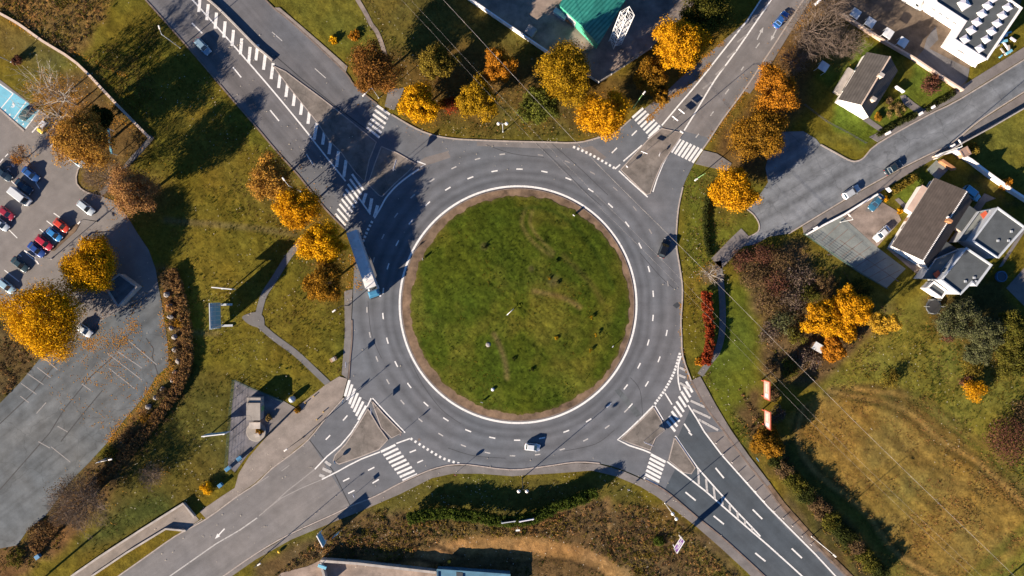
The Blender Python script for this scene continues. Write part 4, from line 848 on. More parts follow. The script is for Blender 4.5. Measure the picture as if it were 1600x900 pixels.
def vegetation():
    T = tree
    T(585,107,41,12,'russet','large russet brown tree beside the zebra crossing at the end of the narrow dirt path', .9)
    T(683,98,29,12,'olive','rounded olive gold tree between the russet tree and the small orange tree')
    T(655,162,31,8.5,'yellow','bright yellow tree nearest the kerb, touching a low red tree', 1.0)
    T(747,157,33,10.5,'yellowgreen','yellow tree with greenish tints behind the twin globe street lamp')
    T(780,103,27,11,'orange','small orange tree with a power cable passing over it')
    T(883,114,47,13.5,'yellowgreen','largest yellow green tree, growing against the end of the white concrete fence')
    T(843,164,32,8.0,'deepolive','dark olive tree tucked under the largest yellow green tree')
    T(943,178,40,11,'gold','golden orange tree at the zebra crossing where the kerb curves out of the roundabout')
    T(1063,68,42,12.5,'gold','tall golden tree overhanging the lanes between the dark tree and the scrubby brown tree')
    T(1101,24,38,9.5,'darkolive','dark green tree shading the road above the tall golden tree', 1.0, 0, .2)
    T(1017,116,27,7.5,'golddark','scrubby brown tree growing along the yard fence under the tall golden tree', .8)
    T(1032,146,15,5.5,'golddark','little brown gold tree beside the zebra crossing and the green lamp post', .8)
    T(1212,142,36,11.5,'orange','orange tree on the verge behind the shaded house garden', .9)
    T(1186,208,45,9.5,'golddark','broad mottled gold tree on the corner of the patched side street', 1.0)
    T(1147,298,37,9,'gold','round golden tree on the grass beside the open side street tarmac', 1.05)
    T(422,279,35,10.5,'dull','dull tan gold tree at the upper end of the roadside row by the lamp', .8)
    T(464,325,36,10.5,'gold','orange gold tree second in the roadside row above the parked lorry trailer', .85)
    T(503,380,34,11,'yellow','vivid yellow tree in the roadside row beside the moving lorry', 1.0)
    T(507,441,32,11,'golddark','dark gold tree ending the roadside row beside the pavement', .85)
    T(128,219,47,14,'dull','broad orange gold tree overhanging a white car in the car park', 1.0)
    T(140,417,46,9,'yellow','round yellow tree beside the shed roof in the car park', 1.15)
    T(68,498,62,12.5,'yellow','biggest bright yellow tree, over the strip between the two car parks', 1.2, 0, .2)
    T(160,182,18,6,'dark','small dark evergreen tree beside the low brick wall', 1.0, .2, .1)
    T(208,297,38,14,'tan','feathery orange tan tree at the foot of the narrow asphalt path', 1.05, 0, .12, 'bark_pale', .3)
    T(1287,497,30,8,'gold','multi lobed gold tree above the small broken shed roof', 1.0); T(1332,480,29,10,'gold','tallest of the gold trees clustered by the meadow edge', 1.0); T(1302,545,19,6,'orange','small orange tree at the lower tip of the gold tree cluster', 1.0)
    T(1318,512,22,7,'gold','gold tree in the middle of the cluster by the meadow edge', 1.0)
    # leaning, columnar golden poplar
    rs = np.random.RandomState(5); x, y = W(1350, 502); t = thing('poplar_tree', 'slender columnar golden tree leaning out over the meadow beside the gold cluster', 'tree', (x, y, -.05))
    (V, C), _ = crown_cloud(rs, 3.2, 2.0, 19.0, 1.0, 'dull', .34, .2, .45, 80, 120); C *= np.array([1.15, 1.3, .7]); np_mesh('crown', V, 4, M['leaf'], C, t); mb = MB(); limbs(mb, rs, (0, 0, 0), (0, 0, 17), .25, 5, 1.0, 2, 15); mb.build('trunk', M['bark'], t, True)
    # pale barked birches by the car park
    for i, (px, py, h, lab, n) in enumerate(((120,164,15,'tall half bare birch with long pale trunk and sparse orange leaves by the blue bays', 46), (108,190,13,'thin half bare birch beside the yellow car in the car park', 20), (100,150,11,'short sparse birch growing just behind the tall half bare birch', 24))):
        rs = np.random.RandomState(90 + i); x, y = W(px, py); t = thing('birch_tree', lab, 'tree', (x, y, -.05)); mb = MB(); twigs(mb, rs, (0, 0, 0), h, 4.2, 6, 2, .17, per=4); mb.build('trunk', M['bark_pale'], t, True)
        a = rs.rand(n) * 6.28; k = 3.8 * rs.rand(n) ** .5; z = h * (.35 + .55 * rs.rand(n)); c = np.stack([k * np.cos(a), k * np.sin(a), z], 1); V, C = leaf_cloud(rs, c, np.full(n, .9), 46, .26, 'dull', .2); np_mesh('crown', V, 4, M['leaf'], C, t); TREE_SPOTS.append((x, y, 5, (.12,.07,.03)))
    B = bare_tree
    B(160,275,32,8,'leafless grey tree on the triangular grass bed with a yellow kerb', 3, 7); B(123,785,46,9.5,'wide leafless tree over the scrub strip at the lower corner of the car park', 3, 10, 'twig', 'brown', 22, haze=110)
    B(1275,42,46,11.5,'large leafless grey brown tree beside the road with the blue car', 3, 9, 'twig', None); B(1242,92,22,5.5,'small leafless tree on the verge between the large grey tree and the orange tree', 3, 6); B(1322,66,28,7.5,'spiky leafless tree beside the garden wall', 3, 7)
    B(1112,428,17,5,'pale leafless sapling at the bend of the footpath by the red hedge', 2, 6, 'bark_pale'); B(1306,5,24,6,'leafless tree at the corner of the builder yard', 3, 6)
    B(236,742,18,4.5,'low leafless tree on the shaded grass above the ramp', 3, 5); B(30,243,16,5,'slim tree with a few orange leaves on the car park bed', 2, 5, 'twig', 'orange', 8)
    # greenery by the houses
    T(1500,500,36,7.5,'greygreen','wide grey green tree next to the trampoline', .9, 0, .1, leaf=.3); T(1545,522,30,7,'greygreen','grey green tree between the trampoline tree and the dark conifer', .9, 0, .1, leaf=.3); T(1585,515,32,9,'darkolive','dark conifer in the shaded garden corner', 1.0, .4, .08)
    T(1585,560,30,7,'darkolive','olive dark tree at the meadow edge below the conifer', .9, 0, .1); T(1530,548,24,5,'greygreen','low silvery green tree above the pruned olive shrub', .9, 0, .05, leaf=.28)
    b = bush
    b(706,164,15,3.2,'red','small red shrub squeezed between the two yellow trees', leaf=.28, per=90); b(690,162,9,2.4,'orange','orange shrub touching the small red shrub')
    b(1525,609,21,3.2,'gold','bright gold bush alone on the meadow', per=110); b(1510,598,13,1.6,'redbrown','faded brown bush under the bright gold bush'); b(1390,593,17,2.0,'olive','tuft of tall brown grass standing in the mown meadow', per=50)
    T(1199,692,25,6.2,'golddark','mustard tree with a low crown beside the road bollards', 1.0, 0, .06); b(1484,522,13,2.4,'redbrown','reddish shrub at the foot of the trampoline tree', per=80); b(1518,572,22,2.0,'olive','pruned olive shrub with pale twigs in the meadow corner', per=50)
    b(1580,688,40,4.2,'redbrown','large dark brown bramble at the meadow edge', per=110, n=44); b(1600,640,20,3.2,'brown','bushy bramble cut by the frame edge above the large bramble')
    b(1455,132,17,2.6,'redbrown','round red brown shrub on the lawn of the gabled house', per=90); b(1372,182,7,1.0,'golddark','small clipped orange plant near the gabled house corner', per=90); b(1391,157,6,1.4,'brown','tiny brown shrub by the gabled house steps'); b(1400,172,18,1.0,'straw','low straw coloured shrub bed beside the driveway', per=40)
    b(1437,284,7,1.4,'green','green plant by the long brown house wall'); b(1384,310,5,1.0,'gold','little orange bush beside the blue car', per=70); b(1406,330,5,1.0,'gold','little orange bush at the end of the garden path', per=70); b(1522,233,10,2.2,'olive','olive shrub behind the little brown shed', per=70); b(1573,286,11,2.4,'orange','orange shrub beside the white garden wall', per=60)
    b(322,763,11,2.0,'yellow','single bright yellow bush on the grass above the ramp', per=100); b(27,95,9,2.0,'redbrown','small dark red round bush on the open grass', per=90); b(404,675,7,1.2,'golddark','dead orange shrub beside the concrete pad'); b(420,653,6,1.1,'straw','pale dry shrub beside the substation hut')
    b(1093,565,8,1.6,'orange','orange shrub at the lower end of the red hedge'); b(1215,648,14,2.0,'greybrown','twiggy shrub behind the red framed billboard nearest the meadow'); b(1206,617,13,2.0,'brown','brown shrub behind the red framed billboard nearest the houses'); b(465,640,6,1.0,'golddark','small shrub at the compound gate'); b(1030,845,9,1.1,'green','low green shrub beside the purple billboard')
    b(520,62,7,1.1,'yellow','yellow weed clump on the verge of the dual carriageway'); b(552,55,11,.9,'orange','patch of orange weeds beside the dirt path', per=40)
    hedge([(640,806),(662,800),(700,797),(745,803),(790,809),(830,805),(865,789),(900,777),(930,765)], 2.2, 3.6, 'green', 'long ragged green hedge casting a wide shadow below the roundabout', dens=30, per=34)
    hedge([(1101,456),(1102,480),(1106,510),(1106,540),(1101,568)], 1.9, 2.5, 'red', 'fiery red hedge along the footpath', leaf=.34, dens=15, per=30)
    hedge([(270,422),(280,450),(290,490),(295,530),(294,566),(281,604),(258,638),(233,669),(208,699),(178,729),(148,759),(113,795),(86,822),(56,858)], 2.3, 1.3, 'rustbrown', 'long strip of brown scrub hedge edging the old car park', leaf=.3, dens=16, per=26)
    hedge([(1110,292),(1103,320),(1101,350),(1104,380),(1109,402)], .9, .9, 'dark', 'low dark hedge line across the grass below the round golden tree')
    hedge([(1392,300),(1410,288),(1428,277)], 1.3, 1.5, 'olive', 'clipped yellow green hedge along the lawn of the brown house'); hedge([(1368,212),(1396,197),(1430,180)], .8, 1.0, 'dark', 'dark clipped hedge along the pavement in front of the gabled house'); hedge([(1446,172),(1470,158),(1490,146)], .8, 1.0, 'dark', 'dark clipped hedge running from the driveway to the builder yard wall')
    # thicket between the street and the meadow
    th = [(1160,405,20,2.4,'redbrown','dark red thicket bush at the corner of the slab yard'),(1190,398,24,3,'redbrown','tall wine red thicket bush near the street'),(1222,408,24,3,'brown','brown thicket bush next to the wine red one'),(1180,432,24,2.8,'brown','brown thicket bush by the footpath shade'),(1215,440,26,3,'redbrown','rust thicket bush in the middle of the scrub'),(1250,430,24,2.6,'greybrown','greyish thicket bush under the slab yard edge'),(1205,472,24,2.6,'brown','brown thicket bush beneath the rust one'),(1240,468,26,2.8,'greybrown','pale grey thicket bush beside the gold trees'),(1268,460,18,2.6,'darkolive','olive thicket bush touching the gold trees'),(1225,505,24,2.6,'greygreen','green grey thicket bush beside the path'),(1200,520,20,2.0,'greybrown','low grey thicket bush above the billboards'),(1245,525,18,2.0,'darkolive','dark olive thicket bush beside the broken shed'),(1262,558,24,2.2,'greybrown','twiggy grey thicket bush below the broken shed'),(1235,575,18,2.0,'darkolive','green thicket bush at the edge of the billboard shade'),(1290,440,16,2.4,'brown','brown thicket bush behind the gold trees'),(1345,452,20,2.6,'dark','dark evergreen thicket bush near the trampoline lane'),(1205,575,13,1.8,'brown','small brown thicket bush above the billboard')]
    for x, y, r, h, p, l in th: b(x, y, r, h, p, l, 'thicket_bush', per=70, n=int(8 + r * .5), group='thicket bushes beside the slab yard')
    rd = [(1212 + i * 12.6, 720 + i * 13.4, 15 + (i * 7) % 5) for i in range(14)]
    O = ['first','second','third','fourth','fifth','sixth','seventh','eighth','ninth','tenth','eleventh','twelfth','thirteenth','fourteenth']
    for i, (x, y, r) in enumerate(rd): b(x, y, r * .9, 3.2 + .35 * ((i * 5) % 3), ('dark','darkolive','brown')[(i * 2 + i // 3) % 3], f'dark scrubby bush between the road and the meadow, {O[i]} from the mustard tree', 'scrub_bush', per=110, n=26, group='scrub bushes beside the meadow')
    for i, (x, y, r, h, p) in enumerate(((262,440,12,1.2,'brown'),(266,478,11,1.2,'tan'),(280,505,11,1.4,'golddark'),(284,550,12,1.3,'brown'),(275,590,13,1.4,'tan'),(255,618,14,1.4,'brown'),(232,655,15,1.4,'golddark'),(200,685,15,1.5,'brown'),(172,712,15,1.5,'darkolive'),(60,830,18,1.5,'brown'),(25,872,18,1.5,'darkolive'))): b(x, y, r, h, p, f'dry brown shrub edging the old car park, {O[i]} from the upper end of its strip', 'dry_shrub', per=50, group='shrubs edging the old car park')
    pp = WP(catmull([(640,885),(680,868),(720,855),(770,851),(830,853),(885,862),(930,878),(980,905)], 4)); MASK.append(offset_line(pp, 1.9) + offset_line(pp, -1.9)[::-1])
    undergrowth('undergrowth', [([(420,905),(520,824),(600,795),(640,812),(700,812),(780,818),(900,800),(940,778),(1010,795),(1080,832),(1150,905),(1000,905),(940,880),(860,862),(720,866),(690,885),(505,868)], 2600), ([(-5,475),(50,510),(110,540),(60,565),(0,630)], 260), ([(248,420),(280,450),(300,560),(285,630),(210,735),(60,890),(-5,895),(-5,862),(40,840),(175,692),(264,588),(258,480)], 620), ([(1150,600),(1195,690),(1290,835),(1345,895),(1385,895),(1250,740),(1205,680)], 420), ([(1150,395),(1250,380),(1340,440),(1395,475),(1290,590),(1200,600),(1188,500)], 900), ([(0,-5),(180,-5),(160,30),(112,90),(0,20)], 520)],
        ['brown','tan','darkolive','brown','olive','straw'], 'low brown and olive scrub covering the rough ground around the roads', 'scrub', (.25, .75), 24, .24, .7)
    tufts('rough_grass', [([(420,905),(520,824),(640,790),(700,752),(960,750),(1040,800),(1160,905)], 7000), ([(1290,610),(1400,480),(1600,560),(1600,760),(1430,605)], 4500), ([(-5,-5),(190,-5),(115,95),(-5,20)], 2600), ([(200,200),(300,90),(500,340),(540,400),(540,590),(300,560),(280,400)], 7000), ([(270,560),(500,600),(350,760),(130,880),(190,740)], 2500), ([(560,0),(720,0),(930,135),(930,215),(720,215),(610,150)], 3000), ([(240,10),(300,90),(200,190),(125,95)], 2600), ([(1068,260),(1190,300),(1110,420),(1100,590),(1190,690),(1150,690),(1070,470)], 1800)],
        ['olive','straw','green','olive'], 'tufts of long autumn grass on the verges and the meadow', 'grass')
    MASK.pop()
    tufts('meadow_grass', [([(1235,650),(1330,600),(1430,605),(1600,760),(1600,900),(1400,900)], 9000)], ['straw','tan','straw'], 'dry golden stubble and tufts on the mown meadow', 'grass', (.08, .22))
    rs_poly = circ(164, 40); MASK_keep = list(MASK); MASK.clear(); t = tufts('island_weeds', [(rs_poly, 3600)], ['green','green','olive'], 'grass tufts and weeds on the round central island', 'grass', (.12, .30), 5, .05); MASK.extend(MASK_keep)
    V = t.data; co = np.empty(len(V.vertices) * 3, np.float32); V.vertices.foreach_get('co', co); co = co.reshape(-1, 3); g = W(812.5, 476.3); rr = np.hypot(co[:, 0] - g[0], co[:, 1] - g[1]) / 25.15; co[:, 2] += .16 + .75 * np.clip(1 - rr ** 2, 0, 1); V.vertices.foreach_set('co', co.ravel())
    for i, (x, y, r, p, l) in enumerate(((757,385,4.5,'dark','darkest weed clump, near the kerb facing the lorry'),(869,408,3.5,'green','weed clump beside the double tyre track'),(871,441,3.5,'dark','weed clump in the dry patch'),(858,434,3,'yellowgreen','pale weed clump left of the dry patch'.replace('left of', 'next to')),(803,560,3,'dark','small dark weed clump beside the dug trench'),(870,528,4,'yellowgreen','yellowish weed clump above the far kerb sign'),(929,523,3.5,'yellowgreen','yellowish weed clump opposite the red hedge'),(830,577,4,'dark','dark weed clump nearest the white boulder'),(924,496,3,'yellowgreen','tiny yellow weed clump in the open turf'),(922,548,3.5,'yellowgreen','weed clump close to the dirt apron chevron'))): 
        q = bush(x, y, r, .55, p, l + ' of the central island', 'weed_clump', 6, 40, .18, 'weed'); q.location.z = .75
    litter('pale_leaves', [([(300,430),(420,560),(330,740),(260,760)], 150, 700), ([(300,60),(420,260),(520,420)], 110, 500), ([(560,30),(700,190),(900,205)], 70, 350), ([(1085,300),(1085,520),(1150,640)], 45, 260), ([(600,790),(760,755),(950,760),(1080,850)], 40, 420), ([(500,850),(700,840),(1000,850)], 70, 420), ([(1330,560),(1480,620),(1560,740)], 120, 260), ([(30,60),(150,150)], 60, 160)], ['pale'], 'pale dead leaves and scraps speckled over the grass', .12)
    litter('tree_litter', [([(x / S + 800, 450 - y / S)], r / S * 1.35, 170) for x, y, r, q in TREE_SPOTS], ['orange','tan','dull','golddark'], 'fallen leaves lying on the grass beneath the trees', .12)
    litter('fallen_leaves', [([(262,455),(256,500),(262,540),(266,575),(240,600),(222,628),(192,660),(168,692)], 8, 1900), ([(215,450),(212,490),(205,520),(180,535),(150,530),(130,545)], 12, 1100), ([(150,545)], 60, 900), ([(160,580)], 90, 900), ([(1012,188),(1030,170),(1050,150),(1075,135),(1110,100)], 5, 900), ([(1033,200),(1050,211)], 3, 300), ([(1062,120),(1100,90),(1132,64)], 5, 500), ([(1108,222),(1132,186),(1164,144),(1202,88)], 5, 900), ([(1243,45),(1270,5)], 6, 500), ([(560,450),(553,400),(545,460)], 6, 400), ([(1064,470),(1067,560),(1100,630),(1200,755),(1300,880)], 3, 700), ([(655,430),(648,480),(655,530),(670,560)], 5, 600), ([(60,110),(150,170),(238,212)], 9, 900), ([(180,310),(205,340)], 20, 700), ([(200,120),(110,80),(10,30)], 4, 600)], ['orange','tan','dull'], 'orange fallen leaves drifted over the tarmac and along the kerbs')
# ------------------------------------------------------------------ vehicles
def paint(col):
    k = 'paint_%02d_%02d_%02d' % tuple(int(c * 99) for c in col)
    if k not in M: M[k] = mat_paint(k, col)
    return M[k]
CARS = {  # length, width, height, cabin: (windscreen foot, roof front, roof back, rear foot) along x from the nose as fractions
 'hatch': (3.95, 1.74, 1.48, (.25, .44, .80, .95)), 'saloon': (4.5, 1.80, 1.45, (.27, .43, .70, .86)), 'estate': (4.5, 1.80, 1.50, (.26, .42, .86, .97)),
 'mpv': (4.4, 1.82, 1.66, (.18, .38, .86, .97)), 'suv': (4.5, 1.88, 1.70, (.25, .41, .84, .96)), 'van': (5.4, 2.0, 2.25, (.10, .24, .97, .995)), 'smallvan': (4.4, 1.82, 1.85, (.20, .36, .96, .99)), 'mini': (3.6, 1.68, 1.5, (.20, .40, .82, .95)),
}
def car(kind, px, py, d, col, label, group=None, roofcol=None, h0=None, name=None, roof_rack=False):
    L, Wd, Hh, (a, b_, c, e) = CARS[kind]; x, y = W(px, py, .9 if h0 is None else h0)
    van = kind in ('van', 'smallvan')
    t = thing(name or ('parked_van' if van else 'car'), label, 'van' if van else 'car', (x, y, .012), ang(*d), group)
    X = lambda f: L / 2 - f * L
    zb = Hh * (.58 if not van else .50); hw = Wd / 2; m = paint(col); zh = zb - .10
    # lower body lofted along the length
    st = [(0.0, .70, .42, .26, .60), (.015, .82, zh - .16, .22, .66), (.06, .93, zh - .07, .2, .74), (.14, 1.0, zh - .02, .19, .80), (a, 1.0, zb, .19, .84), (.5, 1.0, zb + .02, .19, .86), (e - .06, 1.0, zb + .03, .19, .86), (.955, .96, zb + .0, .2, .82), (.988, .88, zb - .08, .24, .76), (1.0, .78, zb - .25, .34, .68)]
    mb = MB(); n = 10; vs = []
    for f, w, zt, z0, tw in st:
        w *= hw; tw *= hw; zm = z0 + (zt - z0) * .55
        ring = [(-w * .88, z0), (-w, z0 + .12), (-w, zm), (-w * .97, zt - .05), (-tw, zt), (tw, zt), (w * .97, zt - .05), (w, zm), (w, z0 + .12), (w * .88, z0)]
        vs += [(X(f), yy, zz) for yy, zz in ring]
    fs = []
    for i in range(len(st) - 1):
        for j in range(n): j2 = (j + 1) % n; fs.append((i * n + j, i * n + j2, (i + 1) * n + j2, (i + 1) * n + j))
    fs += [tuple(range(n)), tuple((len(st) - 1) * n + j for j in range(n - 1, -1, -1))]
    mb.mesh(vs, fs); mb.build('body', m, t, True, .03)
    # cabin
    yb, yt = hw * .90, hw * .72; zr = Hh
    if van: yt = hw * .86
    lo = [(X(a), -yb), (X(a), yb), (X(e), yb), (X(e), -yb)]; hi = [(X(b_), -yt), (X(b_), yt), (X(c), yt), (X(c), -yt)]
    mb = MB(); z0 = zb - .04; xm = (X(b_) + X(c)) / 2
    vs = [(p[0], p[1], z0) for p in lo] + [(p[0], p[1], zr - .04) for p in hi] + [(p[0] * .985 + xm * .015, p[1] * .86, zr) for p in hi]
    mb.mesh(vs, [(0, 1, 5, 4), (1, 2, 6, 5), (2, 3, 7, 6), (3, 0, 4, 7), (4, 5, 9, 8), (5, 6, 10, 9), (6, 7, 11, 10), (7, 4, 8, 11), (8, 9, 10, 11)])
    mb.build('roof', paint(roofcol) if roofcol else m, t, False, .035)
    def pane(nm, q, k0=.10, k1=.90, s0=.07, s1=.93):
        q = [Vector(p) for p in q]; nn = (q[1] - q[0]).cross(q[3] - q[0]).normalized()
        if nn.dot(sum(q, Vector()) / 4 - Vector((xm, 0, zb))) < 0: nn = -nn
        P = lambda s, k: (q[0].lerp(q[1], s)).lerp(q[3].lerp(q[2], s), k)
        b = MB(); o = nn * .012; pts = [P(s0, k0) + o, P(s1, k0) + o, P(s1, k1) + o, P(s0, k1) + o]; b.mesh(pts + [p - nn * .02 for p in pts], [(0, 1, 2, 3), (0, 4, 5, 1), (1, 5, 6, 2), (2, 6, 7, 3), (3, 7, 4, 0)]); b.build(nm, M['glass'], t)
    v = vs
    pane('windscreen', (v[0], v[1], v[5], v[4]), .06, .94)
    pane('rear_window', (v[3], v[2], v[6], v[7]), .25, .88)
    pane('side_window', (v[1], v[2], v[6], v[5]), .16, .88, .10, .92 if kind != 'van' else .28); pane('side_window', (v[0], v[3], v[7], v[4]), .16, .88, .10, .92 if kind != 'van' else .28)
    r = .32 if not van else .34
    for fx in (.17, .81):
        for s in (-1, 1):
            w = MB(); w.lathe((0, 0, 0), [(r * .6, -.1), (r, -.09), (r, .09), (r * .6, .1)], 16); o = w.build('wheel', M['rubber'], t); o.location = (X(fx), s * (hw - .09), r); o.rotation_euler = (R(90), 0, 0)
            w = MB(); w.lathe((0, 0, 0), [(r * .6, -.108), (r * .62, -.06), (r * .62, .06), (r * .6, .108)], 12); w.build('rim', M['rim'], o)
    for s in (-1, 1):
        w = MB(); w.box((X(.018), s * hw * .62, zh - .22), (.14, .34, .14)); w.build('headlight', M['headlight'], t, False, .02)
        w = MB(); w.box((X(.988), s * hw * .72, zb - .16), (.12, .22, .2)); w.build('taillight', M['taillight'], t, False, .02)
        w = MB(); w.box((X(a + .05), s * (hw + .09), zb + .06), (.16, .16, .12)); w.build('wing_mirror', m, t, False, .03)
    w = MB(); w.box((X(0.0) + .004, 0, .38), (.05, Wd * .6, .16)); w.build('grille', M['plastic'], t)
    w = MB(); w.box((X(1.0) - .004, 0, .42), (.05, .5, .12)); w.build('number_plate', M['poster_white'], t)
    return t
def lorry():
    a = math.atan2(-86.5, 30); fx, fy = W(564, 405, 4.0); t = thing('lorry', 'articulated lorry with long pale roofed trailer and blue cab entering the roundabout', 'lorry', (fx, fy, .012), a)
    cab = paint((.06, .22, .36))
    b = MB(); b.box((0, 0, 2.55), (13.6, 2.52, 2.8)); b.build('trailer_body', M['pale_wall'], t, False, .05)
    b = MB(); vs = []; rs = np.random.RandomState(2); nx = 48
    for i in range(nx + 1):
        for j, yy in enumerate((-1.25, -.6, 0, .6, 1.25)): vs.append((-6.78 + 13.56 * i / nx, yy, 3.955 + .05 * (1 - (yy / 1.25) ** 2) + (.035 * math.sin(i * 1.9) + .02 * rs.normal()) * (abs(yy) < 1)))
    b.mesh(vs, [(i * 5 + j, (i + 1) * 5 + j, (i + 1) * 5 + j + 1, i * 5 + j + 1) for i in range(nx) for j in range(4)]); b.build('trailer_roof', M['white_tarp'], t, True)
    b = MB(); b.box((0, 0, 1.0), (13.2, 1.1, .3)); b.box((7.2, 0, .85), (3.8, .9, .28)); b.build('chassis', M['dark_steel'], t)
    b = MB(); b.box((8.35, 0, 1.95), (1.7, 2.45, 2.2)); b.box((8.2, 0, 3.2), (1.2, 2.3, .35), 0, .8); b.build('cab', cab, t, False, .12)
    b = MB(); b.poly([(9.215, -1.08, 1.9), (9.215, 1.08, 1.9), (9.215, 1.08, 2.8), (9.215, -1.08, 2.8)]); b.build('windscreen', M['glass'], t)
    b = MB(); b.box((9.24, 0, .65), (.2, 2.4, .5)); b.build('bumper', M['poster_white'], t, False, .05)
    b = MB(); b.box((9.3, 0, 2.95), (.35, 2.1, .06)); b.build('sun_visor', M['plastic'], t)
    for s in (-1, 1):
        b = MB(); b.poly([(8.5, s * 1.232, 1.9), (9.05, s * 1.232, 1.9), (9.05, s * 1.232, 2.7), (8.5, s * 1.232, 2.7)]); b.build('side_window', M['glass'], t)
        b = MB(); b.box((9.05, s * 1.42, 2.25), (.16, .25, .5)); b.build('wing_mirror', M['plastic'], t, False, .03)
        b = MB(); b.box((9.35, s * .95, .68), (.06, .36, .2)); b.build('headlight', M['headlight'], t)
        b = MB(); b.lathe((0, 0, 0), [(.3, -.5), (.32, -.48), (.32, .48), (.3, .5)], 14); o = b.build('fuel_tank', M['steel'], t); o.location = (7.1, s * 1.0, .75); o.rotation_euler = (0, R(90), 0)
        b = MB(); b.box((-6.82, s * 1.0, .95), (.06, .4, .14)); b.build('taillight', M['taillight'], t)
        for xx in (-5.2, -3.9, -2.6, 6.0, 8.6):
            b = MB(); b.lathe((0, 0, 0), [(.3, -.16), (.5, -.15), (.5, .15), (.3, .16)], 18); o = b.build('wheel', M['rubber'], t); o.location = (xx, s * 1.06, .5); o.rotation_euler = (R(90), 0, 0)
            b = MB(); b.lathe((0, 0, 0), [(.27, -.175), (.29, -.1), (.29, .1), (.27, .175)], 12); b.build('rim', M['rim'], o)
def vehicles():
    lorry(); c = car
    c('estate', 316, 72, (95, 100), (.20,.30,.38), 'silver blue estate car driving down the dual carriageway beside the hatched median')
    c('suv', 1038, 388, (14, -36), (.008,.009,.011), 'black car leaving the roundabout next to the grass verge')
    c('mini', 832, 699, (10, 1), (.62,.64,.66), 'small white car driving round the roundabout')
    c('saloon', 1221, 30, (.62, -.78), (.02,.10,.32), 'bright blue saloon driving away on the road past the leafless trees')
    c('estate', 1331, 300, (.85, -.53), (.42,.44,.46), 'silver estate parked half on the kerb of the side street'); c('saloon', 1397, 262, (.85, -.53), (.015,.03,.04), 'dark teal saloon parked at the kerb by the grass lawn hedge')
    c('saloon', 1370, 316, (-.62, .78), (.03,.12,.20), 'dark blue car with roof openings parked on the concrete drive'); c('saloon', 1379, 365, (-.73, .68), (.66,.66,.67), 'white saloon parked on the concrete drive against the house')
    c('smallvan', 1519, 302, (.8, .62), (.10,.33,.50), 'light blue van parked in the shade behind the brown house'); c('van', 1428, 2, (.86, .5), (.70,.70,.70), 'white flatbed van standing in the yard beside the white factory')
    g = 'cars parked in the car park'
    P = lambda k, x, y, col, lab, d=(.78, .62), **kw: c(k, x, y, d, col, lab, g, **kw)
    P('saloon', 41, 175, (.03,.07,.075), 'dark green saloon parked on the blue painted bays', (-.72, .70)); P('mini', 67, 197, (.62,.40,.02), 'yellow small car with a silver roof parked beside the blue bays', (-.6, .76), roofcol=(.55,.56,.58))
    P('hatch', 119, 250, (.40,.52,.58), 'pale blue car half hidden under the broad orange tree'); P('saloon', 47, 272, (.02,.08,.26), 'royal blue saloon nearest the painted letters'); P('saloon', 36, 291, (.012,.03,.055), 'very dark blue saloon between the royal blue saloon and the white van')
    P('van', 32, 307, (.62,.63,.63), 'long white van parked between dark cars'); P('saloon', 4, 271, (.02,.04,.06), 'black saloon cut by the frame edge below the painted letters'); P('hatch', 9, 333, (.32,.02,.04), 'dark red hatchback cut by the frame edge below the white van'); P('hatch', 1, 350, (.45,.50,.54), 'silver hatchback cut by the frame edge below the dark red one')
    P('estate', 133, 324, (.50,.56,.60), 'silver estate standing alone on open tarmac'); P('hatch', 95, 352, (.58,.05,.02), 'orange red hatchback first in the row by the planting bed'); P('hatch', 84, 366, (.03,.20,.48), 'sky blue hatchback between the orange red car and the crimson car')
    P('estate', 68, 379, (.42,.015,.04), 'crimson estate third in the row by the planting bed'); P('saloon', 56, 390, (.02,.06,.24), 'navy saloon fourth in the row next to the crimson estate'); P('saloon', 30, 413, (.025,.05,.06), 'dark grey saloon parked in tree shade near the twin armed lamp'); P('estate', 9, 447, (.30,.44,.52), 'pale blue estate near the biggest yellow tree cut by the frame edge')
    P('hatch', 131, 516, (.55,.58,.60), 'white hatchback poking out from under the biggest yellow tree', (.8, .6))
# ------------------------------------------------------------------ street furniture
def lamp(px, py, h, label, arms=((1, 0, 1.6),), globe=False, mat='steel', group='street lamps around the junction', z=.0):
    x, y = W(px, py); t = thing('street_lamp', label, 'street lamp', (x, y, z), 0, group)
    b = MB(); b.tube((0, 0, 0), (0, 0, h), .11, .06, 8); b.lathe((0, 0, 0), [(.18, 0), (.18, .25), (.12, .35)], 10); b.build('pole', M[mat], t, True)
    for dx, dy, L in arms:
        l = math.hypot(dx, dy) or 1; ux, uy = dx / l, -dy / l; e = Vector((ux * L, uy * L, h + .25)); b = MB(); b.tube((0, 0, h - .1), (ux * L * .4, uy * L * .4, h + .15), .05, .045, 6); b.tube((ux * L * .4, uy * L * .4, h + .15), e, .045, .04, 6); b.build('arm', M[mat], t, True)
        b = MB()
        if globe: b.lathe((e.x, e.y, e.z - .35), [(.02, 0), (.28, .12), (.4, .38), (.3, .62), (.04, .75)], 14); b.build('lamp_head', M['lamp'], t, True)
        else: b.box((e.x + ux * .35, e.y + uy * .35, e.z), (.95, .36, .16), math.atan2(uy, ux), .85); o = b.build('lamp_head', M['lamp'], t, False, .05); b2 = MB(); b2.box((e.x + ux * .4, e.y + uy * .4, e.z - .1), (.6, .28, .05), math.atan2(uy, ux)); b2.build('glass', M['headlight'], o)
    return t
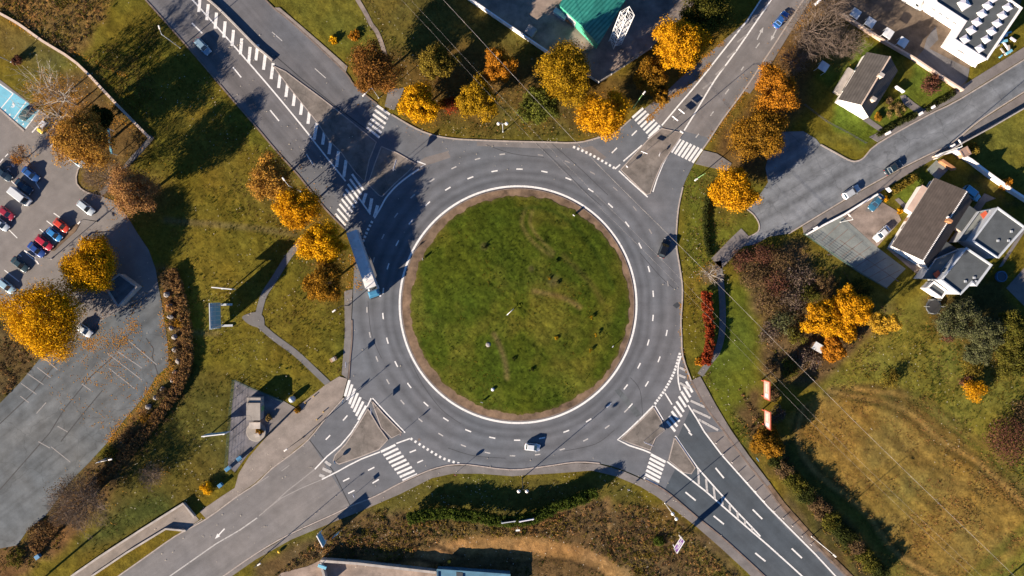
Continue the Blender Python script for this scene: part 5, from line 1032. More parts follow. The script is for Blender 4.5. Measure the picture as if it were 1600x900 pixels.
def lamps():
    lamp(282, 75, 10, 'white street lamp beside the dual carriageway near the silver blue car', ((-3, -10, 1.2),)); lamp(470, 299, 10, 'street lamp standing in the row of roadside trees', ((-6, -8, 1.5),)); lamp(592, 153, 9.5, 'street lamp against the large russet tree', ((-8, 8, 2.0),))
    lamp(786, 206, 9, 'twin globe street lamp on the grass in front of the yellow trees', ((-10, 0, .9), (10, 0, .9)), True); lamp(1087, 280, 9.5, 'yellow green street lamp next to the zebra crossing and pale sapling', ((-12, 8, 2.2),), False, 'green_steel'); lamp(990, 168, 9.5, 'green street lamp half hidden among the brown trees', ((8, -10, 1.0),), False, 'green_steel')
    lamp(1042, 214, 10, 'dark slim street lamp on the splitter island between two zebra crossings', ((6, 4, 1.2),), False, 'dark_steel'); lamp(474, 683, 10, 'street lamp on the gritty pavement with its shadow over the zebra crossing', ((-8, 6, 1.2),), False, 'dark_steel'); lamp(816, 747, 10, 'tall twin headed lamp behind the pavement below the roundabout', ((-8, 4, 1.0), (8, 4, 1.0)), True, 'dark_steel')
    lamp(1039, 786, 10, 'twin globe lamp leaning over the pavement beside the dark carriageway', ((6, 8, .9), (-2, -3, .5)), True, 'white_steel'); lamp(419, 863, 10, 'slim dark lamp on the pavement beside the worn road', ((6, -4, 1.0),), False, 'dark_steel'); lamp(1268, 838, 11, 'tall white lamp post in the scrub beside the row of bollards', ((8, 7, .8),), False, 'white_steel')
    lamp(81, 404, 6.5, 'twin armed car park lamp by the navy saloon', ((-14, -10, 2.0), (4, 6, 1.0)), False, 'white_steel'); lamp(1313, 347, 7, 'lamp post at the low garden wall by the concrete drive', ((-6, -6, 1.0),), False, 'steel'); lamp(1462, 242, 11, 'tall lamp post by the garden gate at the side street', ((-4, -6, 1.0),), False, 'steel'); lamp(545, 477, 9, 'dark lamp on the pavement edge near the lorry cab', ((-8, 6, 1.4),), False, 'dark_steel')
    lamp(172, 714, 6.5, 'bent lamp post in the scrub edging the old car park', ((20, -5, 3.2),), False, 'white_steel'); lamp(18, 97, 8, 'lamp post on the grass near the dark red round bush', ((-6, 4, 1.0),), False, 'steel'); lamp(152, 346, 6, 'slim lamp post in the car park near the lone silver estate', ((-4, 4, .8),), False, 'dark_steel')
def sign(px, py, w, h, z0, face, label, kind='panel', mat='poster_white', group='road signs round the junction', posts=1, z=.1):
    x, y = W(px, py); t = thing('road_sign', label, 'road sign', (x, y, z), ang(*face) + R(90), group)
    b = MB()
    for o in ((0,) if posts == 1 else (-w * .3, w * .3)): b.tube((o, .05, 0), (o, .05, z0 + h * .9), .045, .045, 7)
    b.build('post', M['steel'], t, True)
    b = MB()
    if kind == 'panel': b.box((0, 0, z0 + h / 2), (w, .05, h)); o = b.build('panel', M[mat], t, False, .01)
    else:
        b.lathe((0, 0, 0), [(w / 2, -.02), (w / 2, .02)], 18 if kind == 'round' else 3); o = b.build('panel', M[mat], t); o.location = (0, 0, z0 + h / 2); o.rotation_euler = (R(90), R(90) if kind != 'round' else 0, 0)
    return t
def furniture():
    sign(621, 262, 2.6, 1.2, 3.4, (10, 3), 'wide direction sign on the bare splitter island by the dual carriageway', posts=2); sign(1052, 188, 1.7, .7, 1.6, (8, -10), 'white topped direction sign on the splitter island, nearer the leaf pile'); sign(1062, 177, 1.7, .7, 1.6, (8, -10), 'white topped direction sign on the splitter island, farther from the leaf pile')
    sign(525, 720, .9, 1.0, .8, (8, -4), 'keep aside sign at the pointed tip of the gritty splitter island', 'round', 'bluebin'); sign(583, 640, 1.5, .8, 2.2, (10, 0), 'direction sign on the small triangular kerbed island'); sign(629, 675, .9, .9, 2.2, (8, 4), 'round sign at the lower point of the small triangular island', 'round', 'red_frame'); sign(1010, 690, 2.2, 1.4, 1.9, (4, -10), 'large direction sign on the splitter island beside the shaded zebra crossing', posts=2)
    sign(713, 738, .9, .9, 2.2, (3, -10), 'round sign on the pavement where the give way squares end', 'round', 'red_frame'); sign(544, 568, 1.3, .8, 2.2, (10, 0), 'small sign on the pavement edge beside the grass box'); sign(1004, 241, 1.6, .5, 2.0, (4, -10), 'narrow sign in the middle of the kite shaped splitter island'); sign(978, 262, .7, .7, 1.2, (-8, 8), 'small sign at the kerb corner of the kite shaped splitter island', 'round', 'poster_white'); sign(1029, 243, .9, .4, 1.0, (10, 3), 'low white sign near the zebra end of the kite shaped splitter island')
    sign(556, 771, .9, .6, 2.0, (10, -4), 'direction sign at the pavement edge beside the older road surface'); sign(539, 625, .9, .9, 1.8, (8, 3), 'blue crossing sign at the corner of the gritty pavement', 'panel', 'bluebin'); sign(529, 830, 1.7, 2.6, 1.0, (6, 8), 'blue bus stop sign in the scrub by the pavement', 'panel', 'blue_panel', None); sign(1181, 716, 1.0, .6, 1.0, (-8, 5), 'blue sign plate below the mustard tree', 'panel', 'bluebin'); sign(981, 763, .5, .9, 1.0, (0, -10), 'small white sign on the grass by the zebra crossing', 'panel', 'poster_white')
    for px, py, f, l in ((661,405,(-10,2),'chevron post on the island turf opposite the lorry'),(896,337,(6,-8),'chevron post on the island turf opposite the kite shaped island'),(957,541,(8,6),'chevron post on the island turf opposite the red hedge'),(753,628,(-3,10),'chevron post on the island turf facing the small triangular island')): sign(px, py, .55, .8, .35, f, l, 'panel', 'poster_white', 'chevron posts on the central island')
    # leaning white stake in the middle of the island
    x, y = W(790, 494); b = MB(); b.tube((x, y, .7), (x + 1.9, y + 1.8, 1.5), .09, .07, 8); tag(b.build('leaning_pole', M['white_steel'], None, True), 'leaning white pole near the middle of the grassy island', 'pole')
    x, y = W(770, 608); b = MB(); b.lathe((x, y, .45), [(.25, 0), (.42, .15), (.4, .38), (.2, .5)], 9); tag(b.build('boulder', M['poster_white'], None, True), 'single white boulder on the island turf', 'boulder'); x, y = W(763, 538); b = MB(); b.lathe((x, y, .7), [(.5, 0), (.6, .12), (.3, .25)], 9); tag(b.build('boulder', M['stone'], None, True), 'grey rubble stone on the island turf beside the dug trench', 'boulder')
    # boulders along the planted strip
    O = ['first','second','third','fourth','fifth','sixth','seventh','eighth','ninth','tenth','eleventh','twelfth']
    rs = np.random.RandomState(4)
    for i, (zx, zy) in enumerate(((1045,40),(1060,108),(1070,180),(1075,250),(1095,305),(1095,385),(1115,455),(1100,525),(1080,572),(1020,632),(975,685),(930,740))):
        b = MB(); r = .55 + .2 * rs.rand(); vs = []; b.lathe((0, 0, 0), [(r * .8, -.1), (r, .15), (r * .9, .5), (r * .5, .8), (r * .1, .88)], 8)
        b.v = [(p[0] * (1 + .2 * rs.normal()), p[1] * (1 + .15 * rs.normal()), p[2] * (1 + .1 * rs.normal())) for p in b.v]; o = b.build('boulder', M['stone'], None, False, .05); o.location = (*W(zx / 4, 450 + zy / 4), 0); tag(o, f'grey boulder edging the old car park, {O[i]} from the end near the shed', 'boulder', 'boulders edging the old car park')
    # bollards on the hatched verge
    B = [(1118,692),(1129,709),(1143,722),(1153,738),(1167,753),(1180,767),(1193,782),(1209,798),(1223,809),(1237,821),(1252,837),(1266,850)]
    bm = MB(); bm.lathe((0, 0, 0), [(.09, 0), (.09, .85), (.07, .92), (.02, .95)], 10); mesh = None
    for i, (x, y) in enumerate(B):
        r = thing('bollard', f'white bollard on the hatched verge, {O[i]} from the zebra crossing', 'bollard', (*W(x, y), .02), 0, 'bollards on the hatched verge')
        if mesh is None: o = bm.build('post', M['white_steel'], r, True); b2 = MB(); b2.lathe((0, 0, 0), [(.095, .6), (.095, .75)], 10); o2 = b2.build('reflector_band', M['red_frame'], r); mesh = (o, o2)
        else:
            for q in mesh: k = q.copy(); COL.objects.link(k); k.parent = r
    # yellow pegs and bollards on the gritty pavement
    for i, (x, y) in enumerate(((491,619),(478,629),(506,643),(496,655),(463,637.5))):
        b = MB(); b.lathe((0, 0, 0), [(.12, 0), (.12, .55), (.05, .6)], 8); o = b.build('yellow_marker', M['yellow'], None, True); o.location = (*W(x, y), .09); tag(o, f'short yellow marker on the gritty pavement, {O[i]} from the roundabout zebra', 'marker post', 'yellow markers on the gritty pavement')
    # round yellow barrels
    for px, py, l in ((437,861,'orange ball marker in the weeds beside the slim dark lamp'),(702,877,'bright yellow ball marker in front of the blue roofed building')):
        b = MB(); b.lathe((*W(px, py), 0), [(.12, 0), (.36, .2), (.38, .5), (.2, .75), (.04, .8)], 12); tag(b.build('marker_ball', M['yellow'], None, True), l, 'marker')
    # billboards
    def billboard(a, c, z0, z1, label, mat='pale_wall', frame='steel', face=1, lattice=False, art=None, legs=2, group='billboards facing the roads', edge=.12, plinth=False):
        A = Vector(W(*a)); Cc = Vector(W(*c)); mid = (A + Cc) / 2; d = Cc - A; L = d.length; t = thing('billboard', label, 'billboard', (mid.x, mid.y, -.03), math.atan2(d.y, d.x), group)
        b = MB()
        for o in ((0,) if legs == 1 else (-L * .42, L * .42) if legs == 2 else (-L * .42, 0, L * .42)): b.box((o, .14 * -face, z1 * .48), (.24, .18, z1 * .96))
        if plinth:
            for o in (-L * .42, L * .42): b.box((o, -1.3 * face, .14), (.5, 2.6, .32))
        b.build('leg', M[frame], t)
        b = MB(); b.box((0, 0, (z0 + z1) / 2), (L, .12, z1 - z0)); p = b.build('panel', M[mat], t)
        b = MB()
        for zz in (z0, z1): b.box((0, .0, zz), (L + edge, .2, edge))
        for xx in (-L / 2, L / 2): b.box((xx, .0, (z0 + z1) / 2), (edge, .2, z1 - z0 - edge))
        b.build('frame', M[frame], t)
        if lattice:
            b = MB(); n = 6
            for k in range(n + 1): b.box((-L / 2 + L * k / n, -.35 * face, (z0 + z1) / 2 + .6), (.07, .07, (z1 - z0) * .8))
            for k in range(4): b.box((0, -.35 * face, z1 - .2 - k * .8), (L, .07, .07)); b.tube((-L * .4, -.1 * face, z1 - .2 - k * .8), (-L * .4, -.35 * face, z1 - .2 - k * .8), .04, .04, 5)
            b.build('back_lattice', M['white_steel'], t)
        if art:
            for ai, (x0, x1, q0, q1, mm) in enumerate(art):
                b = MB(); b.box((L * (x0 + x1) / 2, (.068 + .006 * ai) * face, z0 + (z1 - z0) * (q0 + q1) / 2), (L * (x1 - x0), .012, (z1 - z0) * (q1 - q0))); b.build('poster', M[mm], p)
        return t
    billboard((347,512), (346,473), 1.0, 7.4, 'huge two legged billboard beside the footpath with face painted shade blue and lattice frame', 'blue_panel', 'steel', 1, True, plinth=True)  # skylit blue of the unlit side is put into the panel colour
    billboard((328,676), (363,672), 2.2, 5.0, 'blue backed billboard beside the cobbled compound', 'blue_panel', 'white_steel'); billboard((347,449), (377,452), 4.0, 6.5, 'billboard seen edge on above the huge two legged billboard', 'blue_panel', 'white_steel', legs=1)
    pa = [(-.47,.47,.05,.95,'poster_pale'),(-.38,-.20,.3,.7,'poster_white'),(-.1,.35,.35,.6,'brick')]
    billboard((1189,620), (1189,592), 2.4, 6.4, 'red framed pale billboard nearest the thicket', 'poster_pale', 'red_frame', 1, art=pa, edge=.2); billboard((1190,664), (1190,638), 2.4, 6.4, 'red framed pale billboard nearest the mustard tree', 'poster_pale', 'red_frame', 1, art=pa, edge=.2)
    billboard((503,827), (512,844), 2.0, 5.0, 'narrow blue billboard standing in the scrub by the block wall', 'blue_panel', 'white_steel'); billboard((784,809), (805,806), 1.0, 4.3, 'billboard with face painted shade dark in the scrub behind the ragged hedge', 'dark_steel', 'steel'); billboard((811,807), (833,803), 1.0, 4.3, 'billboard with shade blue face and sunlit white edge in the scrub behind the ragged hedge', 'blue_panel', 'poster_white')  # last two: dark and blue faces carry painted shade, white edge painted sunlight
    billboard((1050,852), (1061,834), 2.4, 5.6, 'purple and white poster billboard on thin legs beside the dark carriageway', 'poster_white', 'white_steel', 1, art=[(-.46,.46,.52,.95,'poster_purple'),(-.40,-.1,.10,.40,'poster_purple'),(.12,.40,.15,.36,'poster_purple'),(-.25,.3,.62,.82,'poster_white')])
    billboard((34,930), (62,908), 3.4, 7.4, 'billboard beyond the frame casting a square shadow on the grass', 'pale_wall', 'steel')
    # small white T post, litter bins, grass box, bicycle-like frame
    x, y = W(809, 824); t = thing('white_post', 'white T shaped post in the scrub below the two billboards', 'post', (x, y, 0)); b = MB(); b.tube((0, 0, 0), (0, 0, 2.2), .08, .08, 8); b.build('post', M['white_steel'], t); b = MB(); b.box((0, 0, 2.25), (.95, .4, .14), R(5)); b.build('crosspiece', M['white_steel'], t)
    x, y = W(522, 561); t = thing('utility_box', 'open wooden box standing on the grass by the pavement', 'box', (x, y, 0), R(30)); b = MB(); b.box((0, 0, .5), (1.5, .9, 1.0)); b.build('body', M['wood'], t, False, .04); b = MB(); b.box((.1, 0, 1.04), (.7, .9, .07)); b.build('lid', M['conc_wall'], t, False, .02)
    x, y = W(458, 623); t = thing('bottle_bank', 'pale blue rounded recycling bank by the compound corner', 'recycling bank', (x, y, 0)); b = MB(); b.lathe((0, 0, 0), [(.55, 0), (.75, .3), (.75, 1.2), (.5, 1.7), (.1, 1.85)], 16); b.build('body', M['steel'], t, True); b = MB(); b.box((0, -.74, 1.15), (.35, .1, .22)); b.build('slot', M['plastic'], t)
    for px, py, l, m, d in ((376,715,'blue bin at the corner of the cobbled compound','bluebin',(1.1,.8,1.0)),(358,731,'white and blue bin on the shaded pavement edge','poster_white',(1.2,.8,1.0)),(346,757,'small blue bin by the bright yellow bush','bluebin',(.9,.8,1.0)),(62,868,'blue bin dumped in the scrub at the lower car park corner','bluebin',(1.0,.9,1.0))):
        t = thing('bin', l, 'bin', (*W(px, py), .02), R(38)); b = MB(); b.box((0, 0, d[2] / 2 + .06), d, 0, 1.08); b.build('body', M[m], t, False, .05); b = MB(); b.box((0, 0, d[2] + .1), (d[0] * 1.12, d[1] * 1.12, .08)); b.build('lid', M['bluebin'], t, False, .03)
        for sx in (-1, 1): b = MB(); b.lathe((0, 0, 0), [(.1, -.04), (.1, .04)], 10); o = b.build('wheel', M['rubber'], t); o.location = (sx * d[0] * .35, -d[1] * .5, .1); o.rotation_euler = (R(90), 0, 0)
    # car park barrier and height bar
    x, y = W(131, 374); t = thing('barrier_gate', 'striped barrier arm across the shaded car park exit', 'barrier', (x, y, 0), ang(41, -2)); b = MB(); b.box((0, 0, .5), (.4, .35, 1.0)); b.build('housing', M['white_steel'], t, False, .04)
    b = MB(); b.box((3.1, 0, .95), (6.2, .09, .12)); o = b.build('arm', M['poster_white'], t)
    for k in range(5): b = MB(); b.box((1.0 + k * 1.2, 0, .95), (.5, .1, .13)); b.build('stripe', M['red_frame'], o)
    a, c = W(178, 204), W(183, 243); t = thing('height_barrier', 'blue height limit bar on two posts under the orange gold tree', 'barrier', (*a, 0), math.atan2(c[1] - a[1], c[0] - a[0])); L = math.hypot(c[0] - a[0], c[1] - a[1]); b = MB(); b.box((L / 2, 0, 2.6), (L, .45, .3)); b.build('bar', M['blue_panel'], t, False, .03)
    for xx in (.1, L - .1): b = MB(); b.tube((xx, 0, 0), (xx, 0, 2.5), .1, .1, 8); b.build('post', M['steel'], t)
    # overhead cables and the poles that hold them outside the picture
    def wp(px, py, h): return Vector((*W(px, py, h), h))
    for pts, r, l in (([(640,-54),(693,0),(900,222),(1100,422),(1352,675),(1582,897),(1660,975)], .026, 'pale overhead power cable, thickest of three, crossing above the roundabout'), ([(590,-54),(657,16),(850,222),(1050,422),(1300,678),(1530,897),(1610,975)], .011, 'thin overhead wire midway between the other two cables'), ([(575,-54),(640,13),(835,222),(1036,422),(1286,678),(1516,897),(1596,975)], .011, 'thin overhead wire farthest from the thick cable')):
        b = MB(); q = catmull(pts, 8); n = len(q); P = [wp(u, v, 12.5 + 5 * (2 * i / (n - 1) - 1) ** 2) for i, (u, v) in enumerate(q)]; b.path(P, r, 5); o = b.build('overhead_cable', M['cable'], None, True); tag(o, l, 'cable', 'overhead cables')
    for px, py, l in ((606,-54,'wooden utility pole beyond the far end of the overhead cables'),(1625,975,'wooden utility pole at the meadow end of the overhead cables')):
        t = thing('utility_pole', l, 'utility pole', (*W(px, py, 17.5), 0)); b = MB(); b.tube((0, 0, 0), (0, 0, 17.6), .2, .13, 8); b.build('pole', M['wood'], t, True); b = MB(); b.box((0, 0, 17.3), (11.5, .16, .18), R(0)); b.build('crossarm', M['wood'], t)
# ------------------------------------------------------------------ walls and buildings
def wall(name, pts, th, h, mat, label, cat='wall', coping=None, smooth=0, group=None):
    p = WP(catmull(pts, smooth) if smooth else pts); c = Vector((sum(a[0] for a in p) / len(p), sum(a[1] for a in p) / len(p), 0)); q = [(a[0] - c.x, a[1] - c.y) for a in p]
    b = MB(); bar(b, q, th, -.06, h)
    if coping is None: o = b.build(name, M[mat]); o.location = c; return tag(o, label, cat, group)
    t = thing(name, label, cat, c, 0, group); b.build('wall', M[mat], t); b = MB(); bar(b, q, th + .12, h, h + .1); b.build('coping', M[coping], t); return t
def panel_fence(name, pts, step, h, mat, label, pmat='concrete', th=.12, cat='fence', gap=0.0):
    p = WP(pts); t = thing(name, label, cat, (*p[0], 0)); o = Vector((*p[0], 0))
    for (a, c) in zip(p[:-1], p[1:]):
        A = Vector((*a, 0)) - o; C = Vector((*c, 0)) - o; L = (C - A).length; n = max(1, int(L / step)); rz = math.atan2((C - A).y, (C - A).x)
        for k in range(n):
            m = A.lerp(C, (k + .5) / n); b = MB(); b.box((m.x, m.y, h / 2 + gap / 2), (L / n - .16, th, h - gap), rz); b.build('panel', M[mat], t)
        for k in range(n + 1): m = A.lerp(C, k / n); b = MB(); b.box((m.x, m.y, h / 2 + .05), (.2, .2, h + .1), rz); b.build('post', M[pmat], t)
    return t
def mesh_fence(name, pts, h, mat, label, pick=.5):
    p = WP(pts); t = thing(name, label, 'fence', (*p[0], 0)); o = Vector((*p[0], 0)); pb = MB(); wb = MB()
    for (a, c) in zip(p[:-1], p[1:]):
        A = Vector((*a, 0)) - o; C = Vector((*c, 0)) - o; L = (C - A).length; n = max(1, round(L / 2.5)); m = max(2, round(L / pick)); up = Vector((0, 0, 1))
        for k in range(n + (c == p[-1])): q = A.lerp(C, k / n); b = MB(); b.tube(q, q + up * (h + .05), .05, .05, 6); b.build('post', M[mat], t)
        for k in range(6): wb.tube(A + up * (h * (k + .3) / 5.4), C + up * (h * (k + .3) / 5.4), .018, .018, 4, False)
        for k in range(m): q = A.lerp(C, (k + .5) / m); wb.tube(q, q + up * h, .012, .012, 4, False)
    wb.build('mesh', M[mat], t); return t
def window(root, a, c, z, w, h, k, out, name='window'):
    """one window at fraction k of wall a-c (local xy), facing out"""
    A, C = Vector((*a, 0)), Vector((*c, 0)); d = (C - A).normalized(); nrm = Vector((out[0], out[1], 0)).normalized(); m = A.lerp(C, k) + nrm * .03; rz = math.atan2(d.y, d.x)
    b = MB(); b.box((m.x, m.y, z), (w, .08, h), rz); o = b.build(name, M['white_steel'], root); b = MB(); g = m + nrm * .045; b.box((g.x, g.y, z), (w * .84, .02, h * .84), rz); b.build('pane', M['pane'], o); return o
def ccw(p):
    A = sum(p[i][0] * p[(i + 1) % len(p)][1] - p[(i + 1) % len(p)][0] * p[i][1] for i in range(len(p))); return p if A > 0 else p[::-1]
def flat_house(roof_px, h, label, wmat, rmat, par=.35, name='house', cat='house', wins=True, capmat='white_wall'):
    pts = ccw(WP(roof_px, h + par)); c = Vector((sum(p[0] for p in pts) / len(pts), sum(p[1] for p in pts) / len(pts), 0)); q = [(p[0] - c.x, p[1] - c.y) for p in pts]; n = len(q)
    t = thing(name, label, cat, c); b = MB(); vs = []; inner = []
    for i in range(n):
        a, m, e = Vector(q[i - 1]), Vector(q[i]), Vector(q[(i + 1) % n]); d1 = (m - a).normalized(); d2 = (e - m).normalized(); n1 = Vector((-d1.y, d1.x)); n2 = Vector((-d2.y, d2.x)); bi = (n1 + n2); bi = bi / max(bi.dot(n1), .3); inner.append((m.x + bi.x * .28, m.y + bi.y * .28))
    top = h + par; b.mesh([(x, y, -.05) for x, y in q] + [(x, y, top) for x, y in q] + [(x, y, top) for x, y in inner] + [(x, y, h - .1) for x, y in inner], [(i, (i + 1) % n, n + (i + 1) % n, n + i) for i in range(n)] + [(n + i, n + (i + 1) % n, 2 * n + (i + 1) % n, 2 * n + i) for i in range(n)] + [(2 * n + i, 2 * n + (i + 1) % n, 3 * n + (i + 1) % n, 3 * n + i) for i in range(n)])
    b.build('wall', M[wmat], t); b = MB(); b.poly([(x, y, h) for x, y in inner]); r = b.build('roof', M[rmat], t)
    b = MB(); bar(b, q + [q[0]], .34, top + .004, top + .06); b.build('parapet_cap', M[capmat], t)
    return t, q, r, c
def buildings():
    # gabled house with two chimneys
    A, B, D = W(1304, 160), W(1349, 187), W(1347, 91); A = Vector(A); B = Vector(B); u = (B - A); wd = u.length; u.normalize(); v = Vector((-u.y, u.x)); Ln = 12.4
    if v.dot(Vector(D) - A) < 0: v = -v
    c = A + u * wd / 2 + v * Ln / 2; t = thing('gabled_house', 'white gabled house with dark tiled roof and two pale chimneys', 'house', (c.x, c.y, 0), math.atan2(v.y, v.x))
    hl, hw, ze, zr = Ln / 2, wd / 2, 3.0, 6.6   # local x along the ridge
    b = MB(); b.mesh([(s * hl, k * hw, z) for s in (-1, 1) for k in (-1, 1) for z in (-.05, ze)] + [(-hl, 0, zr - .12), (hl, 0, zr - .12)], [(0, 1, 8, 3, 2), (4, 6, 7, 9, 5), (0, 4, 5, 1), (2, 3, 7, 6)]); b.build('wall', M['white_wall'], t)
    b = MB(); o = .25; sl = (zr - ze) / hw; yo = hw + o; zo = ze - o * sl
    for k in (-1, 1): b.mesh([(-hl - .1, 0, zr), (hl + .25, 0, zr), (hl + .25, k * yo, zo), (-hl - .1, k * yo, zo), (-hl - .1, 0, zr - .14), (hl + .25, 0, zr - .14), (hl + .25, k * yo, zo - .14), (-hl - .1, k * yo, zo - .14)], [(0, 1, 2, 3), (7, 6, 5, 4), (3, 2, 6, 7), (0, 3, 7, 4), (1, 5, 6, 2)])
    r = b.build('roof', M['roof_dark'], t); b = MB(); b.box((.07, 0, zr + .05), (Ln + .35, .3, .12)); b.build('ridge', M['brick'], r)
    for x, y in ((1.4, -.2), (-3.4, -1.9)):
        zz = zr - abs(y) * sl; b = MB(); b.box((x, y, zz + .35), (.7, 1.0, 1.9)); ch = b.build('chimney', M['brick'], r); b = MB(); b.box((x, y, zz + 1.35), (.85, 1.15, .12)); b.build('chimney_cap', M['conc_wall'], ch)
    for k in (.25, .7): window(t, (-hl, -hw), (hl, -hw), 1.6, 1.2, 1.2, k, (0, -1)); window(t, (-hl, hw), (hl, hw), 1.6, 1.2, 1.2, k, (0, 1))
    b = MB(); b.box((-.4, -hw - .03, 1.05), (.95, .1, 2.1)); dr = b.build('door', M['wood'], t); b = MB(); b.box((-.05, -hw - .1, 1.05), (.1, .06, .05)); b.build('handle', M['steel'], dr)
    b = MB(); b.box((-1.2, hw + .9, .55), (6.5, 1.5, 1.2)); b.build('side_terrace', M['conc_wall'], t)
    wall('porch_wall', [(1397,136),(1410,145)], .25, 1.2, 'white_wall', 'short white porch wall beside the gabled house steps')
    # white factory with pyramid skylights
    t, q, r, c = flat_house([(1438,-50),(1464,4),(1509,33),(1491,61),(1542,93),(1597,12),(1576,-2),(1530,-60)], 5.4, 'white flat roofed factory with rows of pyramid skylights', 'white_wall', 'roof_felt', .35, 'factory', 'factory')
    for zx, zy, s in ((875,485,1.75),(955,370,1.75),(1025,270,1.75),(1090,165,1.75),(1160,65,1.75),(1222,-25,1.75),(1060,600,1.6),(1140,485,1.6),(1210,385,1.7),(1280,285,1.7),(1345,185,1.7),(1410,85,1.7),(865,45,2.3)):
        x, y = W(1400 + zx / 8, zy / 8, 6.0); b = MB(); b.box((x - c.x, y - c.y, 5.55), (s, s, .34), R(32)); k = b.build('skylight', M['white_steel'], t); b = MB(); b.mesh([(x - c.x + (i * ca - j * sa), y - c.y + (i * sa + j * ca), 5.725) for ca, sa in ((math.cos(R(32)), math.sin(R(32))),) for i, j in ((-s * .47, -s * .47), (s * .47, -s * .47), (s * .47, s * .47), (-s * .47, s * .47))] + [(x - c.x, y - c.y, 6.25)], [(0, 1, 4), (1, 2, 4), (2, 3, 4), (3, 0, 4)]); b.build('dome', M['poster_white'], k)
    e = [(Vector(W(1464, 4, 5.75)) - c.xy, Vector(W(1509, 33, 5.75)) - c.xy), (Vector(W(1491, 61, 5.75)) - c.xy, Vector(W(1542, 93, 5.75)) - c.xy)]
    for (a, d), ks in zip(e, ((.12, .36, .6, .86), (.36, .47))):
        dd = (d - a).normalized(); nn = Vector((dd.y, -dd.x)); nn = nn if nn.dot(-c.xy) > 0 else -nn
        for k in ks: window(t, a, d, 3.0, 1.1, .6, k, nn)
        b = MB(); m0 = a + nn * .5; m1 = d + nn * .5; bar(b, [m0, m1], 1.0, 2.1, 2.2); b.build('canopy', M['white_wall'], t); b = MB(); bar(b, [a + nn * .03, d + nn * .03], .05, 2.45, 2.56); b.build('band', M['pink_wall'], t)
    # long brown roofed house
    A, B = Vector(W(1387, 386)), Vector(W(1436, 417)); u = (B - A); wd = u.length + .6; u.normalize(); v = Vector((-u.y, u.x)); v = v if v.dot(Vector(W(1470, 284)) - A) > 0 else -v; Ln = 18.2
    c = A + u * wd / 2 + v * Ln / 2; rz = math.atan2(v.y, v.x); t = thing('long_house', 'long house with weathered brown roof and white tile ridge beside the concrete drive', 'house', (c.x, c.y, 0), rz); hl, hw = Ln / 2, wd / 2; ze, zr = 3.0, 6.3; yr = -hw * .30
    s = 1 if u.dot(Vector((-v.y, v.x))) < 0 else -1    # which local side the drive is on
    Y = lambda k: k * s
    b = MB(); b.mesh([(x, y, z) for x in (-hl, hl) for y in (-hw, hw) for z in (-.05, ze)] + [(-hl, Y(yr), zr - .15), (hl, Y(yr), zr - .15)], [(0, 1, 8, 3, 2), (4, 6, 7, 9, 5), (0, 4, 5, 1), (2, 3, 7, 6)]); b.build('wall', M['white_wall'], t)
    b = MB()
    for k, zo in ((1, ze - .2), (-1, ze - .1)):
        yo = Y(k * (hw + .4)); b.mesh([(-hl - .15, Y(yr), zr), (hl + .3, Y(yr), zr), (hl + .3, yo, zo), (-hl - .15, yo, zo)] + [(-hl - .15, Y(yr), zr - .15), (hl + .3, Y(yr), zr - .15), (hl + .3, yo, zo - .15), (-hl - .15, yo, zo - .15)], [(0, 1, 2, 3), (7, 6, 5, 4), (3, 2, 6, 7), (0, 3, 7, 4), (1, 5, 6, 2)])
    r = b.build('roof', M['roof_brown'], t); b = MB()
    for i in range(46): b.box((-hl - .05 + i * .405, Y(yr), zr + .06), (.24, .26, .12))
    b.build('ridge', M['white_wall'], r)
    b = MB(); b.box((1.2, Y(yr + .1), zr + .5), (.7, 1.0, 1.5)); k = b.build('chimney', M['orange'], r); b = MB(); b.box((1.9, Y(yr + .5), zr + .15), (.5, .5, .5)); b.build('roof_vent', M['white_wall'], r)
    b = MB(); b.box((0, Y(hw + .42), ze - .3), (Ln, .18, .16)); b.build('gutter', M['conc_wall'], t)
    b = MB(); b.box((3.2, Y(hw + .95), 1.25), (6.4, 1.6, 2.5)); b.build('porch', M['white_wall'], t); b = MB(); b.box((3.2, Y(hw + 1.0), 2.55), (6.7, 1.8, .1)); b.build('porch_roof', M['pink_wall'], t)
    for x, w_, y0, y1, z_ in ((5.2, 5.6, -hw - .0, -hw - 3.6, 2.5), (-4.6, 5.6, -hw - .0, -hw - 3.4, 2.4)):
        b = MB(); b.mesh([(x + i * w_ / 2, Y(yy), z) for i in (-1, 1) for yy in (y0, y1) for z in (-.05, z_)], [(0, 1, 3, 2), (4, 6, 7, 5), (2, 3, 7, 6), (0, 4, 5, 1)]); b.build('wing', M['pink_wall'], t)
        b = MB(); zz = (z_ + .45, z_ + .02); b.mesh([(x + i * (w_ / 2 + .2), Y(yy), z + d) for d in (0, -.12) for i, yy, z in ((-1, y0 - .02, zz[0]), (1, y0 - .02, zz[0]), (1, y1 - .3, zz[1]), (-1, y1 - .3, zz[1]))], [(0, 1, 2, 3), (7, 6, 5, 4), (3, 2, 6, 7), (0, 3, 7, 4), (1, 5, 6, 2)]); b.build('wing_roof', M['roof_felt'], t)
    for k in (.12, .3, .78, .92): window(t, (-hl, Y(hw)), (hl, Y(hw)), 1.5, 1.3, 1.2, k, (0, Y(1)))
    window(t, (-hl, -hw), (-hl, hw), 1.5, .9, .9, .45, (-1, 0))
    b = MB(); b.box((-1.6, Y(hw + .04), 1.05), (.95, .1, 2.1)); dr = b.build('door', M['wood'], t); b = MB(); b.box((-1.3, Y(hw + .11), 1.05), (.1, .06, .05)); b.build('handle', M['steel'], dr)
